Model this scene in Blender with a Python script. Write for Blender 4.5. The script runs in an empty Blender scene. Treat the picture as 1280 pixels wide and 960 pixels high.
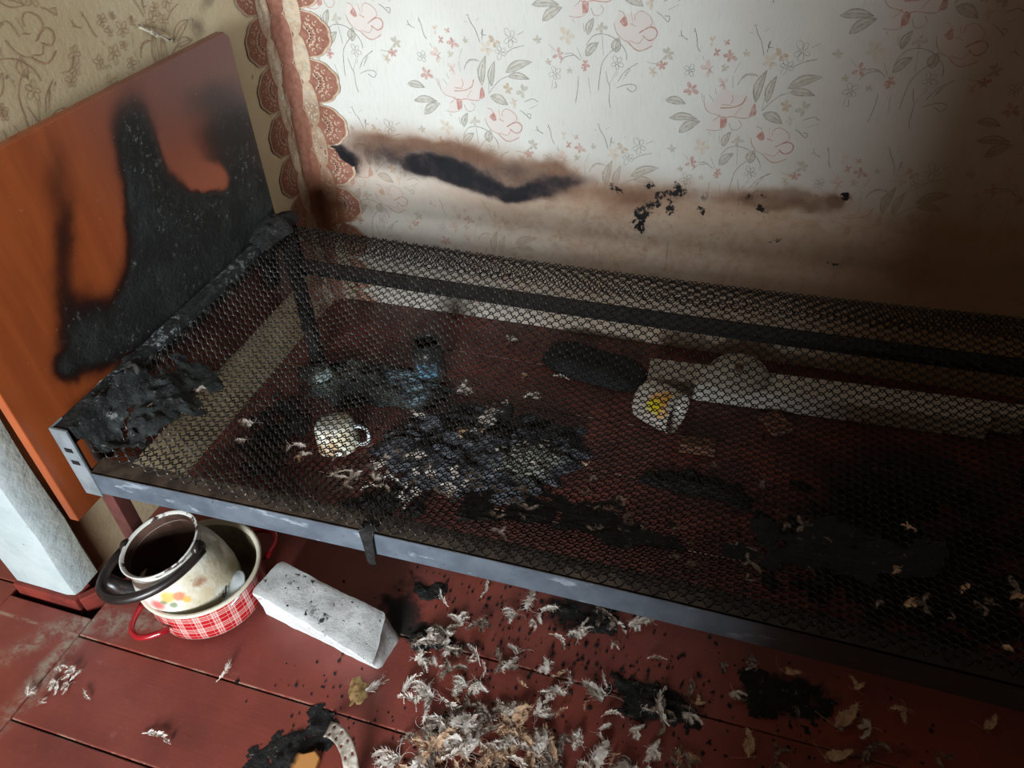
import bpy, bmesh, math, random
from mathutils import Vector, Matrix, noise as mnoise
PI = math.pi
C = bpy.context.scene.collection

# ------------------------------------------------------------------ camera
cd = bpy.data.cameras.new('camera'); cam = bpy.data.objects.new('camera', cd); C.objects.link(cam)
bpy.context.scene.camera = cam
cd.sensor_fit = 'HORIZONTAL'; cd.sensor_width = 36.0; cd.lens = 36.0*955.35/1280; cd.clip_start = 0.02
pitch, roll, yaw = 0.7021, 0.0499, -0.3313
fwd = Vector((math.sin(yaw)*math.cos(pitch), math.cos(yaw)*math.cos(pitch), -math.sin(pitch)))
rt = Vector((math.cos(yaw), -math.sin(yaw), 0)); dn = fwd.cross(rt)
r2 = math.cos(roll)*rt + math.sin(roll)*dn; d2 = -math.sin(roll)*rt + math.cos(roll)*dn
cam.matrix_world = Matrix(((r2.x, -d2.x, -fwd.x, 0), (r2.y, -d2.y, -fwd.y, 0), (r2.z, -d2.z, -fwd.z, 1.4), (0, 0, 0, 1)))

# ------------------------------------------------------------------ light and exposure
sc = bpy.context.scene
sc.view_settings.view_transform = 'Standard'; sc.view_settings.look = 'None'
sc.view_settings.gamma = 1.0; sc.view_settings.exposure = 0.0
w = bpy.data.worlds.new('world'); sc.world = w; w.use_nodes = True
w.node_tree.nodes['Background'].inputs[0].default_value = (0.75, 0.85, 1.0, 1)
w.node_tree.nodes['Background'].inputs[1].default_value = 0.25
# daylight coming through the window behind the photographer
ld = bpy.data.lights.new('window_daylight', 'AREA'); ld.shape = 'RECTANGLE'; ld.size = 1.35; ld.size_y = 1.2
ld.energy = 132; ld.color = (0.89, 0.96, 1.0); ld.spread = math.radians(110)
lo = bpy.data.objects.new('window_daylight', ld); C.objects.link(lo)
lo.location = (-0.12, -3.22, 1.38)
lo.rotation_euler = (Vector((-0.90, 1.5, 0.60)) - lo.location).to_track_quat('-Z', 'Y').to_euler()

# ------------------------------------------------------------------ drawn data: wallpaper motif strokes (0.1 mm) and stain shapes (metres)
M_LINES=[('D',14,[(-2389,2417),(-2362,2305),(-2219,2226)]),('D',18,[(-2436,2301),(-2332,2306)]),('D',14,[(-2100,2487),(-2037,2320),(-1990,2093),(-1923,1981)]),('D',14,[(-2114,2401),(-2065,2432)]),('D',14,[(-1853,1897),(-1805,1797)]),('D',16,[(-786,2572),(-717,2410),(-624,2275),(-516,1969)]),('D',12,[(-469,2029),(-427,2284),(-464,2170),(-347,2148)]),('D',24,[(-831,2584),(-763,2600)]),('G',24,[(-907,2442),(-821,2433)]),('G',24,[(-600,2470),(-500,2544)]),('G',24,[(-107,2300),(-76,2357)]),('D',20,[(443,2189),(603,2280)]),('D',14,[(-368,737),(-196,951),(-19,1116),(169,1204)]),('D',12,[(124,1746),(325,1873),(615,1960)]),('D',16,[(-994,1293),(-879,1511),(-711,1565),(-556,1515)]),('G',22,[(-899,1450),(-793,1531),(-645,1525)]),('D',12,[(-554,956),(-646,1346)]),('D',12,[(-368,737),(-334,1155)]),('D',12,[(-1089,1226),(-1119,1496)]),('D',12,[(-1107,1556),(-998,1813)]),('D',12,[(-1477,1186),(-1428,1050)]),('D',12,[(-1595,1039),(-1484,890)]),('D',12,[(-1782,1057),(-1725,842)]),('R',16,[(-1717,1030),(-1668,751),(-1542,617),(-1316,554),(-1454,415)]),('R2',26,[(-1311,746),(-1129,759),(-952,803),(-814,891),(-750,1066)]),('R',16,[(-1082,1074),(-1044,953),(-1082,857)]),('R2',30,[(-1291,826),(-1077,826)]),('R',22,[(-1321,586),(-1216,498),(-1039,559),(-790,537),(-613,570),(-509,773)]),('R',16,[(-1585,208),(-1362,187),(-1183,257)]),('R',12,[(-1065,413),(-980,251),(-842,262),(-766,372),(-843,479)]),('R',20,[(-1499,149),(-1441,71)]),('R',12,[(-953,598),(-868,747),(-812,782)]),('R',18,[(-514,100),(-446,-92),(-297,-246),(-126,-304)]),('R',28,[(-164,-301),(17,-452),(175,-471),(414,-348)]),('R2',26,[(78,-95),(241,11),(386,47),(493,-42),(458,-177),(318,-240),(162,-137)]),('R',14,[(-30,174),(-17,304),(114,379),(315,267),(359,110),(239,27)]),('R',12,[(-428,367),(-297,313),(-224,59)]),('R',12,[(-129,359),(-68,73)]),('R',14,[(-133,-264),(86,-318),(190,-175)]),('R2',26,[(-139,99),(7,47)]),('D',12,[(-775,-188),(-726,-626)]),('D',12,[(-796,-1144),(-748,-803),(-564,-542),(-393,-423)]),('D',14,[(-174,-711),(-181,-574),(-270,-412),(-487,-229),(-749,-152),(-993,-208),(-1153,-426)]),('D',12,[(-193,-1081),(-68,-874),(100,-753)]),('D',10,[(-413,-1104),(-369,-975)]),('D',10,[(-1236,72),(-1200,-125)]),('D',10,[(-1034,89),(-1091,-183)]),('D',10,[(-1676,-648),(-1482,-630),(-1267,-784)]),('D',12,[(-1371,-481),(-1240,-746)]),('D',12,[(444,374),(544,318),(650,231),(721,173),(743,287),(638,294)]),('D',12,[(579,590),(794,684),(939,618)]),('D',12,[(700,427),(926,539)]),('G',20,[(312,-714),(504,-747),(643,-664),(741,-535)]),('R',14,[(-2059,-441),(-1894,-599)]),('D',10,[(-1782,-870),(-1667,-717),(-1446,-661)]),('D',12,[(-1322,-1139),(-1333,-1427),(-1387,-1806)]),('D',12,[(-1074,-1156),(-1014,-1535)]),('D',12,[(-774,-889),(-809,-1234),(-818,-1457)]),('D',12,[(-657,-975),(-598,-1221),(-543,-1344),(-545,-1665),(-503,-1858)]),('D',12,[(-546,-1281),(-400,-959)]),('D',12,[(-354,-1221),(-177,-946),(96,-763)]),('D',12,[(-244,-1167),(-52,-908)]),('D',12,[(-379,-1365),(-158,-1272),(34,-1259),(103,-1333),(13,-1434),(-137,-1349)]),('D',12,[(-1973,-1275),(-1991,-1502)]),('D',10,[(-1906,-1303),(-1872,-1430),(-1940,-1466)])]
M_FILLS=[('P',[(-1652,752),(-1484,890),(-1361,1116),(-1187,1174),(-1023,1078),(-750,1066),(-523,803),(-613,570),(-1032,512),(-1187,290),(-1516,164),(-1458,447),(-1316,554),(-1540,601)]),('R2',[(-629,575),(-479,643),(-529,896),(-594,798)]),('R2',[(-1252,262),(-1127,304),(-1125,511),(-1258,533)]),('P',[(-502,101),(-397,363),(-267,316),(-26,320),(114,379),(315,267),(487,-10),(414,-348),(175,-471),(-148,-306),(-333,-215)]),('R2',[(-385,137),(-258,258),(-191,79),(-282,38)])]
M_LEAVES=[((109,1290),(806,1585),220),((169,1204),(723,1167),168),((-534,927),(-393,1672),190),((-281,929),(-162,1554),168),((-2604,843),(-2118,782),183),((-2469,417),(-1802,436),183),((-2210,74),(-1734,393),220),((-328,677),(141,477),227),((-1153,-668),(-848,-336),198),((-437,-547),(-380,-213),220),((-1122,-185),(-987,192),161)]
M_FLOWERS=[((-2100,1557),147,'D',1),((6,1768),182,'D',1),((278,2110),231,'D',1),((-1235,1930),175,'R',0),((-1668,1612),217,'P2',0),((-2023,1134),182,'R',0),((-1568,1994),119,'R',0),((-1671,2224),133,'O',0),((-1364,2224),91,'R',0),((-142,2032),161,'O2',0),((-352,1849),189,'O',0),((156,884),168,'O2',0),((556,852),196,'G',0),((332,571),182,'O',0),((-1296,1304),157,'P2',0),((-897,2006),98,'G',0),((-1330,1661),105,'G',0),((-399,-785),189,'D',1),((-1821,-662),161,'R',0),((-1162,-844),133,'R',0),((662,-765),147,'R',0),((782,-514),161,'G',0),((-1628,-230),217,'O',0),((-817,-8),161,'G',0),((475,-923),140,'O',0),((-2330,-361),119,'G',0),((-2083,-846),98,'G',0),((-1906,-1111),182,'D',1),((-1178,-943),105,'R',0),((-1539,-1026),84,'G',0)]
WALL_CHAR=[(-0.83,0.497,0.119,0.048,3.14,0.1,0.9),(-0.767,0.475,0.151,0.055,2.979,0.0,0.85),(-0.668,0.447,0.141,0.035,3.001,0.0,0.75),(-0.587,0.435,0.13,0.029,-3.061,0.0,0.75),(-0.485,0.476,0.142,0.036,-2.784,0.0,0.7),(-0.864,0.511,0.223,0.083,3.06,0.0,0.42),(-1.024,0.507,0.168,0.065,3.038,0.0,0.38),(-0.586,0.473,0.204,0.061,-3.132,0.0,0.3),(-1.129,0.486,0.08,0.049,2.564,0.2,1.1),(-0.608,0.501,0.113,0.037,-3.114,0.0,0.25)]
WALL_FLECK=[(-0.25,0.416,0.051,0.026,-1.985,0.2,1.0),(-0.251,0.376,0.023,0.015,1.879,0.2,0.9),(-0.211,0.462,0.045,0.021,-1.951,0.0,0.75),(-0.166,0.49,0.052,0.029,-1.926,0.0,0.8),(-0.322,0.482,0.034,0.011,2.585,0.0,0.9),(0.051,0.465,0.02,0.011,2.917,0.2,1.1),(0.101,0.383,0.024,0.009,-2.541,0.2,1.0),(-0.098,0.446,0.019,0.011,2.455,0.1,0.9),(0.236,0.521,0.018,0.014,3.038,0.0,0.9),(-0.175,0.439,0.021,0.018,-2.952,0.1,0.9),(-0.235,0.5,0.019,0.013,-3.008,0.1,0.7),(0.032,0.5,0.077,0.03,3.141,0.0,0.35),(0.248,0.334,0.023,0.007,-3.118,0.1,0.6),(-0.095,0.487,0.12,0.035,-3.131,0.0,0.3)]
WALL_BROWN=[(-1.045,0.529,0.192,0.084,3.055,0.0,0.9),(-0.931,0.551,0.166,0.062,3.098,0.0,0.7),(-0.788,0.559,0.202,0.062,2.967,0.0,0.8),(-0.608,0.501,0.243,0.095,2.971,0.0,0.75),(-0.365,0.496,0.32,0.077,3.138,0.0,0.7),(-0.706,0.407,0.444,0.102,3.042,0.0,0.5),(-0.474,0.532,0.075,0.053,-2.948,0.0,0.45),(-0.152,0.451,0.391,0.077,-3.085,0.2,0.5),(0.109,0.498,0.188,0.036,-3.073,0.4,0.65),(0.217,0.517,0.027,0.023,2.991,0.1,0.6),(-0.029,0.295,0.954,0.21,3.117,0.1,0.3),(0.448,0.363,0.481,0.265,3.02,0.1,0.4),(-1.161,0.395,0.179,0.15,0.291,0.0,0.6),(-1.223,0.295,0.166,0.103,1.103,0.0,0.8)]
HEAD_DARK=[(1.182,0.799,0.161,0.084,1.209,0.0,0.95),(1.166,0.685,0.215,0.129,1.375,0.1,0.9),(1.217,0.571,0.268,0.168,2.619,0.2,0.9),(1.002,0.502,0.201,0.118,2.79,0.2,0.9),(0.892,0.51,0.104,0.072,2.715,0.1,0.8),(0.819,0.513,0.046,0.036,2.203,0.0,0.9),(1.432,0.509,0.336,0.137,2.653,0.2,0.9),(1.496,0.707,0.213,0.141,2.936,0.0,0.95),(1.553,0.526,0.254,0.131,2.689,0.1,0.9),(1.231,0.48,0.329,0.148,2.97,0.3,0.9),(0.931,0.714,0.242,0.046,0.959,0.0,0.62),(0.891,0.579,0.109,0.064,1.096,0.0,0.5),(0.974,0.843,0.105,0.036,0.917,0.0,0.35),(1.407,0.824,0.188,0.05,3.001,0.0,0.3)]
HEAD_FING=[(1.295,0.805,0.102,0.059,1.3,0.1,1.0),(1.299,0.718,0.092,0.056,2.13,0.2,1.0),(1.358,0.655,0.087,0.04,2.638,0.5,1.0),(1.017,0.682,0.13,0.072,1.188,0.3,1.0),(1.062,0.786,0.118,0.082,1.304,0.2,1.0)]
FLOOR_SOOT=[(-0.427,0.76,0.099,0.039,-2.98,0.2,0.8),(-0.189,0.885,0.116,0.067,-3.072,0.3,0.8),(-0.0,0.742,0.132,0.072,-3.006,0.2,0.9),(0.228,0.824,0.128,0.066,-3.026,0.3,1.0),(-0.618,0.478,0.067,0.04,-2.348,0.3,0.9),(-0.544,0.785,0.087,0.059,2.585,0.3,0.9),(-0.613,1.251,0.389,0.262,-2.792,0.2,0.7),(-0.961,1.455,0.298,0.217,-2.884,0.2,0.7),(0.474,1.356,0.429,0.292,-2.484,0.3,0.9),(0.393,0.763,0.11,0.043,-2.889,0.2,0.6),(-0.559,0.863,0.093,0.049,3.044,0.0,0.6),(-0.2,1.172,0.113,0.097,-2.716,0.0,0.4)]
# ------------------------------------------------------------------ helpers
def link(name, me, m=None, parent=None, smooth=False):
    o = bpy.data.objects.new(name, me); C.objects.link(o)
    if m is not None and len(me.materials) == 0: me.materials.append(m)
    if parent is not None: o.parent = parent
    if smooth:
        me.polygons.foreach_set('use_smooth', [True]*len(me.polygons))
    return o
def mesh(name, vs, fs, m=None, parent=None, smooth=False):
    me = bpy.data.meshes.new(name); me.from_pydata([tuple(v) for v in vs], [], fs); me.update()
    return link(name, me, m, parent, smooth)
class MB:
    def __init__(s): s.v = []; s.f = []
    def add(s, vs, fs):
        n = len(s.v); s.v += [tuple(v) for v in vs]; s.f += [tuple(i+n for i in f) for f in fs]
        return s
    def box(s, x0, x1, y0, y1, z0, z1, rot=None, org=(0, 0, 0)):
        vs = [Vector((x, y, z)) for x in (x0, x1) for y in (y0, y1) for z in (z0, z1)]
        if rot is not None: vs = [rot @ v + Vector(org) for v in vs]
        return s.add(vs, [(0, 1, 3, 2), (4, 6, 7, 5), (0, 4, 5, 1), (2, 3, 7, 6), (0, 2, 6, 4), (1, 5, 7, 3)])
    def tube(s, pts, r, n=6, cap=True):
        pts = [Vector(p) for p in pts]; N = len(pts)
        rs = r if isinstance(r, (list, tuple)) else [r]*N
        T = [(pts[min(i+1, N-1)]-pts[max(i-1, 0)]).normalized() for i in range(N)]
        up = Vector((0, 0, 1)) if abs(T[0].z) < .9 else Vector((1, 0, 0))
        nrm = (up - T[0]*up.dot(T[0])).normalized(); vs = []
        for i in range(N):
            nrm = (nrm - T[i]*nrm.dot(T[i])); nrm.normalize(); b = T[i].cross(nrm)
            for k in range(n):
                a = 2*PI*k/n; vs.append(pts[i] + (nrm*math.cos(a) + b*math.sin(a))*rs[i])
        fs = [(i*n+k, i*n+(k+1) % n, (i+1)*n+(k+1) % n, (i+1)*n+k) for i in range(N-1) for k in range(n)]
        if cap: fs += [tuple(range(n))[::-1], tuple((N-1)*n+k for k in range(n))]
        return s.add(vs, fs)
    def lathe(s, prof, n=32, M=None, cap0=False, cap1=False):
        vs = []
        for r, z in prof:
            for k in range(n):
                a = 2*PI*k/n; v = Vector((r*math.cos(a), r*math.sin(a), z)); vs.append(M @ v if M else v)
        P = len(prof)
        fs = [(i*n+k, i*n+(k+1) % n, (i+1)*n+(k+1) % n, (i+1)*n+k) for i in range(P-1) for k in range(n)]
        if cap0: fs.append(tuple(range(n))[::-1])
        if cap1: fs.append(tuple((P-1)*n+k for k in range(n)))
        return s.add(vs, fs)
    def build(s, name, m=None, parent=None, smooth=False, bevel=0):
        o = mesh(name, s.v, s.f, m, parent, smooth)
        if bevel:
            b = o.modifiers.new('bevel', 'BEVEL'); b.width = bevel; b.segments = 2; b.limit_method = 'ANGLE'
        return o
def autosmooth(o, deg=40):
    me = o.data
    for p in me.polygons: p.use_smooth = True
    me.set_sharp_from_angle(angle=math.radians(deg)); return o
def empty(name, loc=(0, 0, 0)):
    o = bpy.data.objects.new(name, None); C.objects.link(o); o.location = loc; o.empty_display_size = .05; return o
def tag(o, label, cat, group=None, kind=None):
    o['label'] = label; o['category'] = cat
    if group: o['group'] = group
    if kind: o['kind'] = kind
    return o
def struct(o): o['kind'] = 'structure'; return o
def stuff(o): o['kind'] = 'stuff'; return o
def setp(o, p):                      # parent keeping world place (parent unrotated Empty)
    o.parent = p; o.location = Vector(o.location) - Vector(p.location); return o
def fbm(p, o=4): return mnoise.fractal(Vector(p), 1.0, 2.0, o)

# ------------------------------------------------------------------ materials
class NT:
    def __init__(s, name, rough=.7, spec=.4, metal=0):
        s.m = bpy.data.materials.new(name); s.m.use_nodes = True; s.t = s.m.node_tree; s.n = s.t.nodes
        s.b = s.n['Principled BSDF']; s.b.inputs['Roughness'].default_value = rough
        s.b.inputs['Specular IOR Level'].default_value = spec; s.b.inputs['Metallic'].default_value = metal
        s._pos = None
    def L(s, a, b): s.t.links.new(a, b)
    def put(s, sock, v):
        if isinstance(v, bpy.types.NodeSocket): s.L(v, sock)
        elif isinstance(v, (int, float)): sock.default_value = v
        else: sock.default_value = tuple(v) if len(sock.default_value) == len(v) else tuple(v)+(1,)
    def pos(s):
        if not s._pos: s._pos = s.n.new('ShaderNodeNewGeometry').outputs['Position']
        return s._pos
    def obj(s): return s.n.new('ShaderNodeTexCoord').outputs['Object']
    def noise(s, scale, detail=4, rough=.6, vec=None, dist=0, out='Fac'):
        n = s.n.new('ShaderNodeTexNoise'); n.inputs['Scale'].default_value = scale; n.inputs['Detail'].default_value = detail
        n.inputs['Roughness'].default_value = rough; n.inputs['Distortion'].default_value = dist
        s.L(vec if vec is not None else s.pos(), n.inputs['Vector']); return n.outputs[out]
    def stretch(s, sx, sy, sz, vec=None):
        v = s.n.new('ShaderNodeVectorMath'); v.operation = 'MULTIPLY'; s.L(vec if vec is not None else s.pos(), v.inputs[0])
        v.inputs[1].default_value = (sx, sy, sz); return v.outputs[0]
    def mr(s, v, a, b, c=0., d=1., smooth=True):
        n = s.n.new('ShaderNodeMapRange'); n.interpolation_type = 'SMOOTHSTEP' if smooth else 'LINEAR'
        s.put(n.inputs['Value'], v)
        for k, x in zip(('From Min', 'From Max', 'To Min', 'To Max'), (a, b, c, d)): s.put(n.inputs[k], x)
        return n.outputs[0]
    def ma(s, op, a, b=0., clamp=False):
        n = s.n.new('ShaderNodeMath'); n.operation = op; n.use_clamp = clamp
        s.put(n.inputs[0], a); s.put(n.inputs[1], b); return n.outputs[0]
    def mix(s, f, a, b, mode='MIX'):
        n = s.n.new('ShaderNodeMix'); n.data_type = 'RGBA'; n.blend_type = mode
        s.put(n.inputs[0], f); s.put(n.inputs[6], a); s.put(n.inputs[7], b); return n.outputs[2]
    def sep(s, v):
        n = s.n.new('ShaderNodeSeparateXYZ'); s.L(v, n.inputs[0]); return n.outputs
    def warp(s, amp, scale, vec=None, detail=3):
        c = s.noise(scale, detail, .6, vec, 0, 'Color')
        v = s.n.new('ShaderNodeVectorMath'); v.operation = 'MULTIPLY_ADD'
        s.L(c, v.inputs[0]); v.inputs[1].default_value = (amp, amp, amp)
        u = s.n.new('ShaderNodeVectorMath'); u.operation = 'SUBTRACT'; s.L(vec if vec is not None else s.pos(), u.inputs[0])
        u.inputs[1].default_value = (amp*.5,)*3; s.L(u.outputs[0], v.inputs[2]); return v.outputs[0]
    def ells(s, vec, plane, lst, cap=True):
        tot = None
        for a, b, ra, rb, ang, inner, st in lst:
            m = s.n.new('ShaderNodeMapping'); m.vector_type = 'TEXTURE'; s.L(vec, m.inputs['Vector'])
            if plane == 'xz': loc, rot, scl = (a, 0, b), (0, -ang, 0), (ra, 1e4, rb)
            elif plane == 'yz': loc, rot, scl = (0, a, b), (ang, 0, 0), (1e4, ra, rb)
            else: loc, rot, scl = (a, b, 0), (0, 0, ang), (ra, rb, 1e4)
            m.inputs['Location'].default_value = loc; m.inputs['Rotation'].default_value = rot; m.inputs['Scale'].default_value = scl
            l = s.n.new('ShaderNodeVectorMath'); l.operation = 'LENGTH'; s.L(m.outputs[0], l.inputs[0])
            v = s.mr(l.outputs['Value'], inner, 1.15, st, 0.)
            tot = v if tot is None else s.ma('ADD', tot, v)
        return s.ma('MINIMUM', tot, 1.0) if cap else tot
    def spots(s, vec, lst):
        """spherical blobs (x,y,z,r) -> mask"""
        tot = None
        for x, y, z, r in lst:
            d = s.n.new('ShaderNodeVectorMath'); d.operation = 'DISTANCE'; s.L(vec, d.inputs[0]); d.inputs[1].default_value = (x, y, z)
            v = s.mr(d.outputs['Value'], r*.55, r*1.15, 1., 0.)
            tot = v if tot is None else s.ma('MAXIMUM', tot, v)
        return tot
    def col(s, c): s.put(s.b.inputs['Base Color'], c); return s
    def rough(s, v): s.put(s.b.inputs['Roughness'], v); return s
    def bump(s, h, dist=.002, strength=1.):
        n = s.n.new('ShaderNodeBump'); n.inputs['Distance'].default_value = dist; n.inputs['Strength'].default_value = strength
        s.L(h, n.inputs['Height']); s.L(n.outputs[0], s.b.inputs['Normal']); return s
def rgb(r, g, b):
    f = lambda c: ((c/255+.055)/1.055)**2.4 if c > 10 else c/255/12.92
    return (f(r), f(g), f(b), 1)

def simple(name, c1, c2, scale=20, rough=.7, spec=.4, metal=0, bump=0, bs=None, lo=.35, hi=.65):
    k = NT(name, rough, spec, metal)
    n = k.noise(scale, 5, .62); k.col(k.mix(k.mr(n, lo, hi), c1, c2))
    if bump: k.bump(k.noise(bs or scale*4, 4), bump)
    return k.m
# ------------------------------------------------------------------ wall materials
def wall_finish(k, base, prints=False):
    """scorching, smoke film and speckle of the back wall, in wall coordinates"""
    wp = k.warp(.07, 6); wp2 = k.warp(.010, 24, wp)
    brown = k.ells(wp2, 'xz', WALL_BROWN); char = k.ells(wp2, 'xz', WALL_CHAR)
    x, y, z = k.sep(k.pos())
    # smoke film: thicker toward the foot of the bed and low on the wall
    film = k.ma('MULTIPLY', k.mr(x, -.25, .62), k.mr(z, 1.15, .25, .55, 1.))
    zz = k.ma('ADD', z, k.ma('MULTIPLY', k.ma('SUBTRACT', k.noise(11, 5, .65), .5), .09))
    low = k.ma('MULTIPLY', k.mr(zz, .520, .455), k.ma('MULTIPLY', k.mr(x, -.85, -.35, .40, 1.), k.mr(k.noise(5, 5), .25, .7, .65, 1.)))
    c = k.mix(k.ma('MULTIPLY', low, .88), base, k.mix(k.mr(k.noise(40, 5, .7), .4, .7), rgb(188, 164, 138), rgb(166, 140, 114)), 'MIX')
    c = k.mix(k.ma('MULTIPLY', film, .55), c, rgb(150, 116, 78))
    bn = k.ma('MULTIPLY', brown, k.mr(k.noise(9, 4, .6), .2, .8, .75, 1.05))
    c = k.mix(k.ma('MINIMUM', bn, .9), c, rgb(146, 112, 86))
    c = k.mix(k.mr(bn, .45, 1.1, 0, .9), c, rgb(98, 68, 52))
    # speckles and thin runs in the band above the bed
    band = k.ma('MULTIPLY', k.mr(z, .56, .47), k.mr(z, .10, .3))
    band = k.ma('MULTIPLY', band, k.mr(x, -.75, -.35, .25, 1.))
    sp = k.mr(k.noise(75, 3, .7), .70, .76)
    near = k.ells(k.pos(), 'xz', [(-.21, .40, .30, .12, 0, .0, 1.), (.08, .47, .25, .06, 0, .2, .8)])
    sp2 = k.mr(k.noise(55, 4, .7), .61, .68)
    fl = k.ma('MULTIPLY', k.ells(k.warp(.022, 55), 'xz', WALL_FLECK), k.mr(k.noise(48, 5, .72), .36, .62, .0, 1.5))
    run = k.mr(k.noise(1, 3, .6, k.stretch(95, 1, 5)), .62, .72)
    runm = k.ells(k.pos(), 'xz', [(-.2, .31, .11, .11, 0, .2, 1.), (-.33, .33, .1, .08, 0, .1, .4)])
    dk = k.ma('MAXIMUM', k.ma('MULTIPLY', sp, band), k.ma('MULTIPLY', sp2, near))
    dk = k.ma('MAXIMUM', k.ma('MULTIPLY', dk, .75), k.ma('MULTIPLY', k.ma('MULTIPLY', run, runm), .9))
    c = k.mix(dk, c, rgb(38, 28, 24))
    c = k.mix(k.mr(fl, .22, .55), c, rgb(26, 22, 22))
    ch = k.ma('MULTIPLY', char, k.mr(k.noise(22, 4, .6), .25, .7, .7, 1.15))
    c = k.mix(k.mr(ch, .0, .75), c, rgb(66, 54, 52))
    return k.mix(k.mr(ch, .4, 1.05), c, rgb(24, 23, 27))

k = NT('wallpaper_back', .72, .25)
b0 = k.mix(k.mr(k.noise(2.2, 3), .3, .7), rgb(212, 212, 206), rgb(200, 198, 190))
b0 = k.mix(k.mr(k.noise(1, 2, .5, k.stretch(420, 1, 30)), .5, .7, 0, .25), b0, rgb(180, 178, 170))
k.col(wall_finish(k, b0)); k.bump(k.noise(1, 3, .6, k.stretch(300, 300, 60)), .0006); M_WALL = k.m
def print_mat(name, c):
    k = NT(name, .72, .2); k.col(wall_finish(k, k.mix(k.mr(k.noise(120, 2), .35, .75, 0, .55), c, rgb(205, 200, 192)))); return k.m
PR = {n: print_mat('print_'+n, c) for n, c in dict(D=rgb(138, 134, 126), G=rgb(176, 174, 162), R=rgb(186, 148, 140), R2=rgb(176, 126, 116), P=rgb(209, 200, 194), P2=rgb(204, 184, 176), O=rgb(200, 189, 174), O2=rgb(182, 164, 142), E=rgb(172, 170, 158)).items()}

k = NT('wallpaper_left', .75, .2)
b0 = k.mix(k.mr(k.noise(3, 4), .3, .7), rgb(206, 190, 158), rgb(188, 168, 134))
sp = k.ma('MULTIPLY', k.mr(k.noise(26, 3, .6), .66, .74), .6)
b0 = k.mix(sp, b0, rgb(86, 66, 52))
b0 = k.mix(k.ells(k.warp(.05, 12), 'yz', [(1.54, .93, .035, .03, 0, 0, .7), (1.6, .97, .05, .02, .4, 0, .5), (1.62, .86, .03, .05, 0, 0, .4)]), b0, rgb(96, 78, 66))
x, y, z = k.sep(k.pos())
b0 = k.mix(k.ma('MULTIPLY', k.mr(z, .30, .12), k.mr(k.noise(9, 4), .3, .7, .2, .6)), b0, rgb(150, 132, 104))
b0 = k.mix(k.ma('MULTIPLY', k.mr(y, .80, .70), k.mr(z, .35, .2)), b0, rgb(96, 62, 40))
k.col(b0); k.bump(k.noise(90, 4), .0008); M_LWALL = k.m
M_LPRINT = simple('print_left', rgb(160, 126, 98), rgb(182, 150, 120), 60, .75, .2)

k = NT('whitewash', .8, .2)
c = k.mix(k.mr(k.noise(9, 5), .3, .7), rgb(176, 186, 187), rgb(158, 170, 171))
c = k.mix(k.mr(k.noise(38, 3, .6), .69, .73, 0, .8), c, rgb(60, 58, 58))
x, y, z = k.sep(k.pos())
c = k.mix(k.ma('MULTIPLY', k.mr(y, .640, .70), .6), c, rgb(150, 146, 122))
k.col(c); k.bump(k.noise(45, 5), .003); M_JAMB = k.m
M_PLAIN = simple('old_plaster', rgb(186, 168, 140), rgb(160, 140, 112), 3, .85, .1)
M_CEIL = simple('ceiling_lime', rgb(200, 195, 185), rgb(170, 160, 145), 3, .9, .1)

# ------------------------------------------------------------------ floor
k = NT('floor_paint', .42, .45)
n1 = k.noise(5, 6, .65); n2 = k.noise(40, 4, .7); gr = k.noise(1, 4, .6, k.stretch(7, 160, 1))
c = k.mix(k.mr(n1, .3, .7), rgb(138, 68, 58), rgb(112, 52, 45))
c = k.mix(k.mr(n2, .56, .72, 0, .35), c, rgb(150, 84, 68))
c = k.mix(k.mr(gr, .55, .75, 0, .08), c, rgb(78, 28, 24))
wp = k.warp(.10, 10); wp = k.warp(.05, 35, wp)
soot = k.ells(wp, 'xy', FLOOR_SOOT)
soot = k.ma('ADD', soot, k.ma('MULTIPLY', k.ma('SUBTRACT', k.noise(28, 5, .7), .5), 1.0))
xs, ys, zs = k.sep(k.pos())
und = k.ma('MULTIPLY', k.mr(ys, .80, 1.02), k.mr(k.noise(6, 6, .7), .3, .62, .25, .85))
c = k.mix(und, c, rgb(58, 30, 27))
c = k.mix(k.mr(soot, .3, .85), c, rgb(24, 17, 16))
crumb = k.ma('MULTIPLY', k.mr(k.noise(120, 3, .7), .64, .70), k.ells(k.warp(.1, 6), 'xy', [(-.25, .75, .55, .30, 0, .2, 1.), (-.4, 1.3, .6, .4, 0, .3, .8)]))
c = k.mix(k.ma('MULTIPLY', crumb, .8), c, rgb(22, 16, 15))
x, y, z = k.sep(k.pos())
dust = k.ma('MULTIPLY', k.ells(k.warp(.05, 20), 'xy', [(-1.185, .50, .20, .035, 1.57, .0, 1.2), (-1.10, .615, .13, .045, .35, .0, 1.2), (-1.26, .53, .14, .035, 1.0, 0, .9)]), k.mr(k.noise(38, 6, .75), .40, .62, .05, 1.))
seam = k.ma('ABSOLUTE', k.ma('SUBTRACT', k.ma('FRACT', k.ma('ADD', k.ma('MULTIPLY', y, 1/.1853), -1.855/.1853+20.)), .5))
seam = k.ma('MULTIPLY', k.mr(seam, .470, .495), k.mr(k.noise(1, 5, .7, k.stretch(14, 40, 1)), .48, .60, 0, .85))
c = k.mix(seam, c, rgb(158, 128, 110))
c = k.mix(dust, c, rgb(150, 132, 118))
c = k.mix(k.mr(k.noise(4, 3, .5), .52, .72, 0, .45), c, rgb(150, 68, 50))
c = k.mix(k.mr(k.noise(18, 5, .7), .62, .74, 0, .35), c, rgb(160, 110, 96))
k.col(c); k.rough(k.ma('ADD', k.mr(n1, .3, .7, .34, .5), k.ma('MULTIPLY', k.mr(soot, .3, .85), .35)))
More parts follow.
